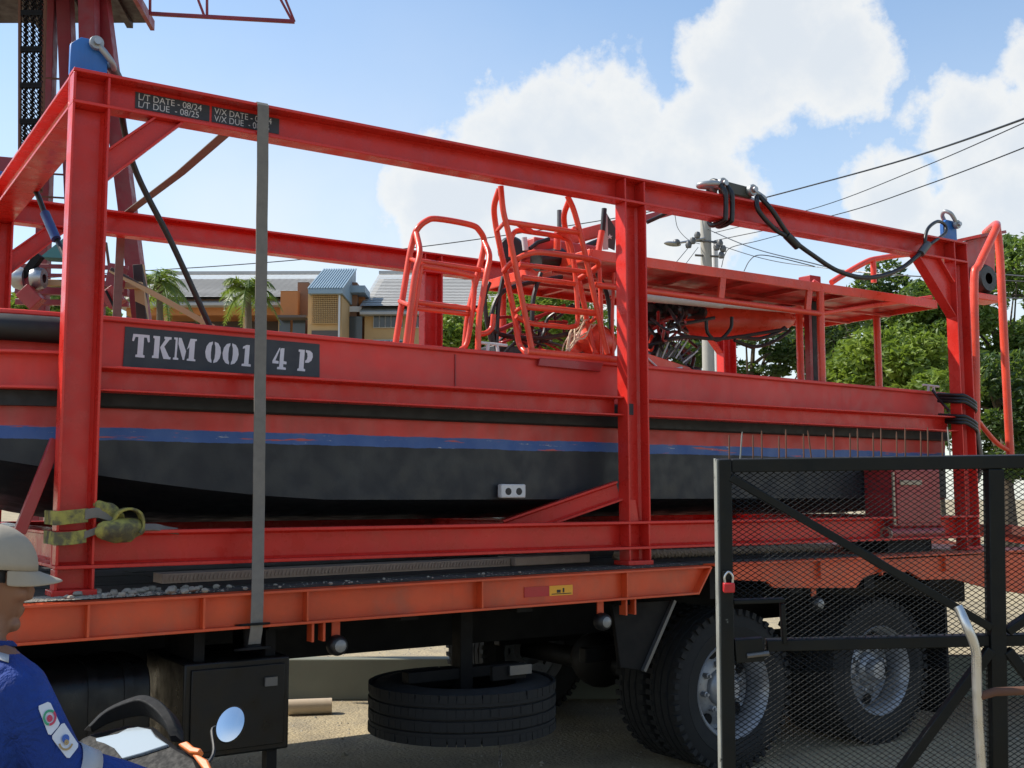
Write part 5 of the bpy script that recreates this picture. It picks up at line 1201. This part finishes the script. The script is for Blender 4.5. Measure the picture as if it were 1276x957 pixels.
fs += [(0, 1, 2, 3), tuple((len(qa)-1)*4+i for i in (3, 2, 1, 0))]
hood.add(vs, fs, True); hood.build('visor_hood', 'scooter_black', dash, .004)
plate('trim', z6([(685, 368), (735, 352), (770, 382), (812, 392), (792, 418), (745, 412)]), .012, .02, 'scooter_orange', dash, .004)
plate('trim', z6([(760, 422), (795, 424), (842, 450), (866, 505), (820, 505)]), .006, .02, 'scooter_orange', dash, .004)
hz_ = DC.z-.06
MB().tube(spline([SL(-.10, -.36, hz_-.03), SL(-.02, -.25, hz_-.01), SL(.02, 0, hz_-.03), SL(-.02, .25, hz_-.01), SL(-.10, .36, hz_-.03)], 5), .013, 10).build('handlebar', 'steel_dark', sct)
for s_ in (-1, 1):
    MB().tube([SL(-.045, s_*.27, hz_-.015), SL(-.11, s_*.385, hz_-.034)], .019, 14).build('grip', 'hose_black', sct)
    MB().tube(spline([SL(.0, s_*.24, hz_-.01), SL(.01, s_*.30, hz_-.02), SL(-.05, s_*.38, hz_-.04)], 4), .006, 8).build('brake_lever', 'steel_dark', sct)
def mirror(cpt, root, par):
    m_ = part_empty('mirror', root, par); fz = (CAM-cpt); fz.z = 0; fz = (fz.normalized()*.55-HDG*.45+RHT*.10+V((0, 0, .40))).normalized(); sx = fz.cross(V((0, 0, 1))).normalized(); uz = sx.cross(fz)
    ax = (uz*.9+sx*-.28).normalized(); bx = fz.cross(ax).normalized(); rings = []
    def ring(k_, off): return [cpt+ax*(math.cos(t)*.049*k_)+bx*(math.sin(t)*.037*k_)+fz*off for t in [2*math.pi*i/32 for i in range(32)]]
    def stack(rs):
        mb = MB(); vs = [p for r_ in rs for p in r_]; fs = []
        for i in range(len(rs)-1):
            for j in range(32): fs.append((i*32+j, i*32+(j+1) % 32, (i+1)*32+(j+1) % 32, (i+1)*32+j))
        fs += [tuple(range(32)), tuple(range((len(rs)-1)*32, len(rs)*32))[::-1]]; return mb.add(vs, fs, True)
    stack([ring(.97, .004), ring(1.0, .0), ring(.92, -.014), ring(.6, -.030), ring(.2, -.036)]).build('shell', 'scooter_black', m_)
    stack([ring(.2, .0075), ring(.6, .0065), ring(.93, .0045), ring(.93, .002)]).build('glass', 'mirror_glass', m_)
    MB().tube(spline([cpt-fz*.03-ax*.01, cpt-fz*.03-bx*-.05-ax*.02, cpt.lerp(root, .55)-fz*.02, root], 6), .005, 8).build('stem', 'hose_black', m_)
mirror(PD(287.5, 903, 2.93), SL(-.02, .24, hz_), sct); mirror(DC+RHT*-.33+V((0, 0, .03))-HDG*.05, SL(-.02, -.24, hz_), sct)
# bodywork below the bars
def loft(nm, secs, mat, par, n_=16):   # secs: (f, z, half width, half height)
    mb = MB(); vs = []
    for f_, z, hw_, hh_ in secs:
        for i in range(n_):
            t = 2*math.pi*i/n_; c_, s_ = math.cos(t), math.sin(t); vs.append(SL(f_, math.copysign(abs(c_)**.7, c_)*hw_, z+math.copysign(abs(s_)**.7, s_)*hh_))
    fs = [(i*n_+j, i*n_+(j+1) % n_, (i+1)*n_+(j+1) % n_, (i+1)*n_+j) for i in range(len(secs)-1) for j in range(n_)]
    fs += [tuple(range(n_)), tuple(range((len(secs)-1)*n_, len(secs)*n_))[::-1]]; mb.add(vs, fs, True); return mb.build(nm, mat, par)
loft('front_cowl', [(-.02, hz_-.04, .10, .05), (.08, hz_-.09, .11, .09), (.17, hz_-.16, .08, .08), (.21, hz_-.19, .03, .03)], 'scooter_black', sct)
mb = MB(); vs = []
for i, (f_, z, w_) in enumerate(((-.01, hz_-.10, .12), (.06, .80, .19), (.04, .62, .20), (-.02, .45, .17), (-.10, .32, .14))):
    for j in range(7): l_ = (j-3)/3; vs.append(SL(f_-.10*l_*l_, l_*w_, z))
n0 = len(vs); vs += [p+HDG*.025 for p in vs]; fs = []
for b_ in (0, n0):
    for i in range(4):
        for j in range(6): fs.append((b_+i*7+j, b_+i*7+j+1, b_+(i+1)*7+j+1, b_+(i+1)*7+j))
mb.add(vs, fs, True); mb.build('leg_shield', 'scooter_orange', sct)
loft('floor_body', [(-.08, .33, .13, .05), (-.30, .30, .14, .05), (-.48, .36, .14, .10), (-.62, .50, .15, .20), (-.95, .58, .15, .17), (-1.25, .66, .09, .09), (-1.36, .70, .03, .04)], 'scooter_black', sct)
loft('seat', [(-.48, .72, .07, .03), (-.58, .76, .12, .045), (-.85, .77, .14, .05), (-1.10, .82, .13, .05), (-1.22, .84, .06, .03)], 'rubber_black', sct)
def bwheel(f_, par):
    w_ = part_empty('wheel', SL(f_, 0, .28), par)
    MB().lathe([(.20, -.04), (.25, -.048), (.275, -.03), (.28, 0), (.275, .03), (.25, .048), (.20, .04)], SL(f_, 0, .28), RHT, 36).build('tyre', 'tyre_rubber', w_)
    mb = MB(); mb.lathe([(.20, -.035), (.185, -.03), (.18, 0), (.185, .03), (.20, .035)], SL(f_, 0, .28), RHT, 36); mb.lathe([(0, -.05), (.035, -.05), (.04, 0), (.035, .05), (0, .05)], SL(f_, 0, .28), RHT, 16)
    for k in range(6): t = k*math.pi/3; d = HDG*math.cos(t)+V((0, 0, math.sin(t))); mb.tube([SL(f_, 0, .28)+d*.03, SL(f_, 0, .28)+d*.19], .012, 6)
    mb.build('rim', 'steel_dark', w_)
bwheel(.33, sct); bwheel(-.92, sct)
for s_ in (-1, 1): MB().tube([SL(.33, s_*.075, .28), SL(.20, s_*.07, .66), SL(.12, s_*.05, .80)], .018, 10).build('fork', 'steel_grey', sct)
loft('front_mudguard', [(.10, .55, .05, .02), (.25, .60, .07, .02), (.42, .58, .07, .02), (.55, .48, .05, .02)], 'scooter_black', sct)
loft('headlight', [(.19, hz_-.16, .07, .05), (.225, hz_-.19, .06, .04)], 'lamp_glass', sct)
# ================================================================== rider
prs = thing('person', V((DC.x, DC.y, 0))-HDG*.72, 'person in blue coverall and beige cap seated on the scooter', 'person')
HC = PD(-17, 724, 2.62)                 # head centre
HF = (FH*math.cos(R(50))+RG*math.sin(R(50))+V((0, 0, -.10))).normalized(); HR = HF.cross(V((0, 0, 1))).normalized(); HU = HR.cross(HF).normalized()
def HL(f_, r_, u_): return HC+HF*f_+HR*r_+HU*u_
sh_r = PD(14, 866, 2.52); neck = HC+V((0, 0, -.15))-HF*.015; chest = HC+V((0, 0, -.36))-HDG*.03
sh_r = sh_r+V((0, 0, .0)); sh_l = neck*2-sh_r; sh_l.z = sh_r.z+.01; sh_l = sh_l+HDG*.03
pel = SL(-.74, 0, .90); spine = chest.lerp(pel, .5)-HDG*.03
el_r = PD(76, 960, 2.50); gr_r = SL(-.09, .345, hz_-.03); el_l = sh_l.lerp(SL(-.09, -.345, hz_-.03), .5)+V((0, 0, -.10))-RHT*.08; gr_l = SL(-.09, -.345, hz_-.03)
nodes = {}; order = []; edges = []
def nd(k_, p, r_): nodes[k_] = len(order); order.append((V(p), r_)); return k_
nd('pel', pel, .155); nd('spine', spine, .15); nd('chest', chest, .155); nd('uch', chest.lerp(neck, .55), .125); nd('neck', neck, .062); nd('nk2', neck.lerp(HC, .5), .056)
for s_, sh, el, gr in (('r', sh_r, el_r, gr_r), ('l', sh_l, el_l, gr_l)):
    wr = el.lerp(gr, .78); nd('s'+s_, sh, .082); nd('a'+s_, sh.lerp(el, .5), .070); nd('e'+s_, el, .058); nd('f'+s_, el.lerp(wr, .5), .052); nd('w'+s_, wr, .038)
    edges += [('uch', 's'+s_), ('s'+s_, 'a'+s_), ('a'+s_, 'e'+s_), ('e'+s_, 'f'+s_), ('f'+s_, 'w'+s_)]
    q = 1 if s_ == 'r' else -1
    hip = pel+RHT*(q*.10)+V((0, 0, -.02)); kn = SL(-.28, q*.20, .70); an = SL(-.30, q*.17, .40 if q < 0 else .40); toe = SL(-.14, q*.19, .37)
    nd('h'+s_, hip, .10); nd('t'+s_, hip.lerp(kn, .55), .085); nd('k'+s_, kn, .064); nd('c'+s_, kn.lerp(an, .4), .058); nd('n'+s_, an, .042); nd('o'+s_, toe, .042)
    edges += [('pel', 'h'+s_), ('h'+s_, 't'+s_), ('t'+s_, 'k'+s_), ('k'+s_, 'c'+s_), ('c'+s_, 'n'+s_), ('n'+s_, 'o'+s_)]
edges += [('pel', 'spine'), ('spine', 'chest'), ('chest', 'uch'), ('uch', 'neck'), ('neck', 'nk2')]
def skin_eval(order, edges, root=0, sub=1):      # overlapping tapered limbs, fused below into one surface
    mb = MB()
    for i, j in edges:
        (p, ra), (q, rb_) = order[i], order[j]
        mb.tube([V(p).lerp(V(q), t/4) for t in range(5)], [ra+(rb_-ra)*t/4 for t in range(5)], 16)
    for p, r_ in order: mb.ball(p, r_, nu=16, nv=10)
    me = bpy.data.meshes.new('sk'); me.from_pydata(mb.v, [], mb.f); return me
parts_ = [skin_eval(order, [(nodes[a], nodes[b]) for a, b in edges], 0, 2)]
tm = MB()
SD = (sh_r-sh_l); SD.z = 0; SD.normalize(); FD = V((-SD.y, SD.x, 0)); FD = FD if FD.dot(HDG) > 0 else -FD
for p, a_, b_, c_ in ((chest, .185, .125, .17), (chest.lerp(neck, .45), .175, .105, .09), (spine, .165, .125, .18), (pel, .175, .14, .14)):
    tm.ball(p, a_, b_, c_, 24, 16, fn=lambda v: SD*v.x+FD*v.y+V((0, 0, v.z)))
tm.tube([neck-V((0, 0, .03)), sh_r+V((0, 0, .012))], [.068, .072], 14); tm.tube([neck-V((0, 0, .03)), sh_l+V((0, 0, .012))], [.068, .072], 14)
me = bpy.data.meshes.new('tor'); me.from_pydata(tm.v, [], tm.f); parts_.append(me)
# hands: five fingers closed round each grip
hands = []
for q, el, gr in ((1, el_r, gr_r), (-1, el_l, gr_l)):
    ax = RHT*q*.82-HDG*.5; ax.normalize(); wr = el.lerp(gr, .80); rad = (gr-wr).normalized(); upv = V((0, 0, 1)); hands.append(gr)
    palm = gr+upv*.026-ax*.01-rad*.012; o2 = [(wr, .034), (wr.lerp(palm, .55), .036), (palm, .034)]; e2 = [(0, 1), (1, 2)]; parts_.append(skin_eval(o2, e2, 0, 2))
    for i in range(4):
        kx = palm+ax*(-.033+.022*i)+rad*.02; ln = (.9, 1, .95, .8)[i]; o2 = [(palm+ax*(-.02+.014*i), .012), (kx+upv*.002, .0105), (kx+rad*.026*ln-upv*.020, .0095), (kx+rad*.012*ln-upv*.050, .0088), (kx-rad*.014-upv*.056, .008)]; parts_.append(skin_eval(o2, [(0, 1), (1, 2), (2, 3), (3, 4)], 0, 1))
    o2 = [(wr.lerp(palm, .6)-ax*.012, .014), (palm-ax*.045-rad*.01-upv*.01, .0115), (palm-ax*.052+rad*.012-upv*.045, .0095)]; parts_.append(skin_eval(o2, [(0, 1), (1, 2)], 0, 1))
# head: skull, jaw, nose, ears, brow
hm = MB()
def headfn(p):
    f_, r_, u_ = p.x, p.y, p.z; k_ = max(0, -u_/.115)
    r_ *= 1-.30*k_**1.6; f_ = f_*(1-.10*k_)+.012*k_ if f_ > 0 else f_*(1-.35*k_)
    if f_ > 0: f_ *= .97
    return HF*f_+HR*r_+HU*u_
hm.ball(HC+HU*.005, .098, .076, .118, 32, 24, fn=headfn)
def hball(f_, r_, u_, a, b_, c_): hm.ball(HL(f_, r_, u_), a, b_, c_, 12, 10, fn=lambda p: HF*p.x+HR*p.y+HU*p.z)
hball(.098, 0, -.018, .016, .012, .022); hball(.088, 0, .004, .012, .008, .022); hball(.098, 0, -.032, .014, .017, .010)
hball(.080, 0, -.060, .016, .026, .007); hball(.079, 0, -.071, .015, .023, .007); hball(.070, 0, -.098, .022, .026, .018)
for s_ in (-1, 1): hball(-.008, s_*.077, -.012, .017, .008, .030); hball(.074, s_*.032, .022, .018, .024, .010); hball(.062, s_*.048, -.022, .022, .018, .020)
me = bpy.data.meshes.new('hd'); me.from_pydata(hm.v, [], hm.f); parts_.append(me)
hm2 = MB(); hm2.tube([neck-V((0, 0, .04)), neck.lerp(HC, .45)-HF*.004, HC-HU*.06-HF*.018], [.062, .055, .056], 14)
me = bpy.data.meshes.new('nk'); me.from_pydata(hm2.v, [], hm2.f); parts_.append(me)
bm = bmesh.new()
for me in parts_: bm.from_mesh(me)
tmp = bpy.data.meshes.new('tmp'); bm.to_mesh(tmp); bm.free(); ob = bpy.data.objects.new('tmp', tmp); col.objects.link(ob)
md = ob.modifiers.new('r', 'REMESH'); md.mode = 'VOXEL'; md.voxel_size = .0055; md.use_smooth_shade = True
ms = ob.modifiers.new('sm', 'SMOOTH'); ms.iterations = 8; ms.factor = .5
dg = bpy.context.evaluated_depsgraph_get(); body = bpy.data.meshes.new_from_object(ob.evaluated_get(dg)); bpy.data.objects.remove(ob)
for me in parts_: bpy.data.meshes.remove(me)
plain('skin_brown', (.22, .105, .06), .55, var=.12, scale=30, bump=.05); plain('hair_black', (.012, .01, .009), .6, var=.4, scale=90)
def coverall_mat():
    m, b = newmat('coverall_blue'); k = NB(m); c = k.mix(k.rng(k.noise(7, 6), .3, .7), (.003, .026, .17), (.007, .048, .27)); k.put(b.inputs['Base Color'], c); b.inputs['Roughness'].default_value = .85
    h = k.math('ADD', k.noise(9, 4, .6, (1, 1, .6), .8), k.math('MULTIPLY', k.noise(300, 2), .06)); k.put(b.inputs['Normal'], k.bump(h, 1.0, .05))
coverall_mat()
for nm in ('coverall_blue', 'skin_brown', 'hair_black'): body.materials.append(MATS[nm])
po = prs.location
for p in body.polygons:
    c = p.center; d = c-HC; f_, r_, u_ = d.dot(HF), d.dot(HR), d.dot(HU); mi = 0
    if c.z > neck.z-.012 and (c-neck).length < .30 and d.length < .20: mi = 1
    if mi == 1 and u_ > -.055 and (f_ < -.018 or u_ > .05) and not (abs(r_) > .066 and -.045 < u_ < .02 and f_ > -.03): mi = 2
    if mi == 1 and f_ < .022 and u_ > .0 and abs(r_) > .05 and not (abs(r_) > .078): mi = 2
    if min((c-h).length for h in hands) < .085: mi = 1
    p.material_index = mi; p.use_smooth = True
for v in body.vertices: v.co -= po
bo = bpy.data.objects.new('body', body); col.objects.link(bo); bo.parent = prs
from mathutils.bvhtree import BVHTree
bvh = BVHTree.FromPolygons([v.co+po for v in body.vertices], [tuple(p.vertices) for p in body.polygons])
def hit(px, py, off=.004):
    h = bvh.ray_cast(CAM, ray(px, py).normalized()); 
    return (h[0]+h[1]*off, h[1]) if h[0] is not None else (PD(px, py, 2.5), -FW)
# eyes
for s_ in (-1, 1):
    MB().ball(HL(.083, s_*.032, .006), .0105, nu=12, nv=8).build('eye', 'letter_white', prs); MB().ball(HL(.0915, s_*.032, .006), .005, nu=10, nv=6).build('iris', 'ink', prs)
# cap with curved brim
plain('cap_beige', (.33, .285, .22), .9, var=.12, scale=40, bump=.2)
mb = MB(); vs = []; nu, nv = 36, 10
for i in range(nv+1):
    t = i/nv*math.pi/2
    for k_ in range(nu):
        a = 2*math.pi*k_/nu; rr = math.sin(t); low = .022 if math.cos(a) < 0 else .0
        vs.append(HL(-.002+math.cos(a)*rr*.110, math.sin(a)*rr*.089, .030-low*rr**3*abs(math.cos(a))+math.cos(t)*.102))
fs = [(i*nu+k_, (i+1)*nu+k_, (i+1)*nu+(k_+1) % nu, i*nu+(k_+1) % nu) for i in range(nv) for k_ in range(nu)]
mb.add(vs, fs, True); cap = mb.build('cap', 'cap_beige', prs, solid=.005)
mb = MB(); vs = []
for i in range(7):
    for k_ in range(17):
        a = (k_/16-.5)*math.pi*.92; t = i/6; e_ = .100+.070*t*math.cos(a)**.5 if math.cos(a) > 0 else .1
        vs.append(HL(math.cos(a)*e_+.004, math.sin(a)*(.087+.002*t), .034-.020*t*math.cos(a)-.034*(math.sin(a)**2)*t-.004))
mb.add(vs, [(i*17+k_, i*17+k_+1, (i+1)*17+k_+1, (i+1)*17+k_) for i in range(6) for k_ in range(16)], True); mb.build('brim', 'cap_beige', cap, solid=.005, sub=1)
MB().ball(HL(-.002, 0, .134), .009, nu=10, nv=6).build('button', 'cap_beige', cap)
# sleeve patches laid on the cloth, with round emblems
def cloth_patch(nm, poly, mat, off, par, th=.0015):
    q = [hit(*p, off)[0] for p in poly]; c = sum(q, V((0, 0, 0)))/len(q); mb = MB(); n_ = len(q); nn = hit(sum(p[0] for p in poly)/n_, sum(p[1] for p in poly)/n_)[1]
    mb.add(q+[c]+[p-nn*th for p in q], [(i, (i+1) % n_, n_) for i in range(n_)]+[(i, n_+1+i, n_+1+(i+1) % n_, (i+1) % n_) for i in range(n_)]); return mb.build(nm, mat, par)
def subdiv(poly, k_=4): return [(poly[i][0]+(poly[(i+1) % len(poly)][0]-poly[i][0])*j/k_, poly[i][1]+(poly[(i+1) % len(poly)][1]-poly[i][1])*j/k_) for i in range(len(poly)) for j in range(k_)]
plain('patch_white', (.62, .64, .68), .8, var=.06); plain('emblem_green', (.05, .3, .16), .8); plain('emblem_red', (.5, .06, .10), .8); plain('emblem_tan', (.38, .26, .12), .8); plain('emblem_blue', (.05, .12, .4), .8); plain('reflect_grey', (.36, .37, .39), .5, var=.15)
def circ(cx_, cy_, r_, a0=0, a1=6.2832, n_=16, ri=0):
    o_ = [(cx_+math.cos(a0+(a1-a0)*i/n_)*r_*.8, cy_+math.sin(a0+(a1-a0)*i/n_)*r_) for i in range(n_+(ri > 0))]
    if ri: o_ += [(cx_+math.cos(a0+(a1-a0)*i/n_)*ri*.8, cy_+math.sin(a0+(a1-a0)*i/n_)*ri) for i in range(n_, -1, -1)]
    return o_
def arc(nm, cx_, cy_, r_, ri, a0, a1, mat, off, par):
    mb = MB(); n_ = 12
    for i in range(n_):
        p = []
        for (t, rr) in ((i, r_), (i+1, r_), (i+1, ri), (i, ri)): a = a0+(a1-a0)*t/n_; p.append(hit(cx_+math.cos(a)*rr*.8, cy_+math.sin(a)*rr, off)[0])
        mb.add(p, [(0, 1, 2, 3)])
    mb.build(nm, mat, par)
p1 = cloth_patch('sleeve_patch', subdiv([(47.5, 880), (58, 875.5), (61.5, 877), (73, 902), (71.5, 906), (63, 916), (60, 915), (47.5, 884)]), 'patch_white', .004, bo)
arc('emblem', 60.5, 895, 10, 7, 1.7, 5.4, 'emblem_green', .0055, p1); arc('emblem', 60.5, 895, 10, 7, 5.4, 7.9, 'emblem_red', .0055, p1); arc('emblem', 60.5, 896, 4.5, .5, 0, 6.283, 'emblem_red', .0055, p1)
p2 = cloth_patch('sleeve_patch', subdiv([(64.5, 917), (75, 903), (78.5, 902), (95.5, 928), (95.5, 932), (86, 945), (82.5, 944.5), (65, 921)]), 'patch_white', .004, bo)
arc('emblem', 80.5, 925, 11, 8.5, .3, 2.9, 'emblem_tan', .0055, p2); arc('emblem', 80, 921.5, 5.5, .5, 0, 6.283, 'emblem_blue', .0055, p2); arc('emblem', 81, 926, 3.5, .5, 0, 6.283, 'emblem_tan', .0065, p2)
# reflective bands
d = (el_r-sh_r).normalized(); f2 = (gr_r-el_r).normalized(); cen = el_r+f2*.045; s2, u2 = perp(f2)
mb = MB(); vs = []
for off in (-.024, .024):
    for i in range(24):
        a = 2*math.pi*i/24; dr = s2*math.cos(a)+u2*math.sin(a); h = bvh.ray_cast(cen+f2*off+dr*.2, -dr); p = h[0] if h[0] is not None and (h[0]-cen).length < .12 else cen+f2*off+dr*.058; vs.append(p+dr*.004)
mb.add(vs, [(i, (i+1) % 24, 24+(i+1) % 24, 24+i) for i in range(24)], True); mb.build('reflective_band', 'reflect_grey', bo, solid=.002)
mb = MB(); vs = []
for i in range(8):
    for dy in (-4.5, 4.5): vs.append(hit(-24+i*5, 812+i*1.6+dy, .005)[0])
mb.add(vs, [(i*2, i*2+1, i*2+3, i*2+2) for i in range(7)], True); mb.build('reflective_band', 'reflect_grey', bo, solid=.002)
# collar
mb = MB(); vs = []
for k_, (rr, dz) in enumerate(((.074, -.045), (.078, .016), (.086, .006))):
    for i in range(24): a = 2*math.pi*i/24; vs.append(neck+HDG*(math.cos(a)*rr)+RHT*(math.sin(a)*rr)+V((0, 0, dz-.012*math.cos(a))))
mb.add(vs, [(j*24+i, j*24+(i+1) % 24, (j+1)*24+(i+1) % 24, (j+1)*24+i) for j in range(2) for i in range(24)], True); mb.build('collar', 'coverall_blue', bo, solid=.004)
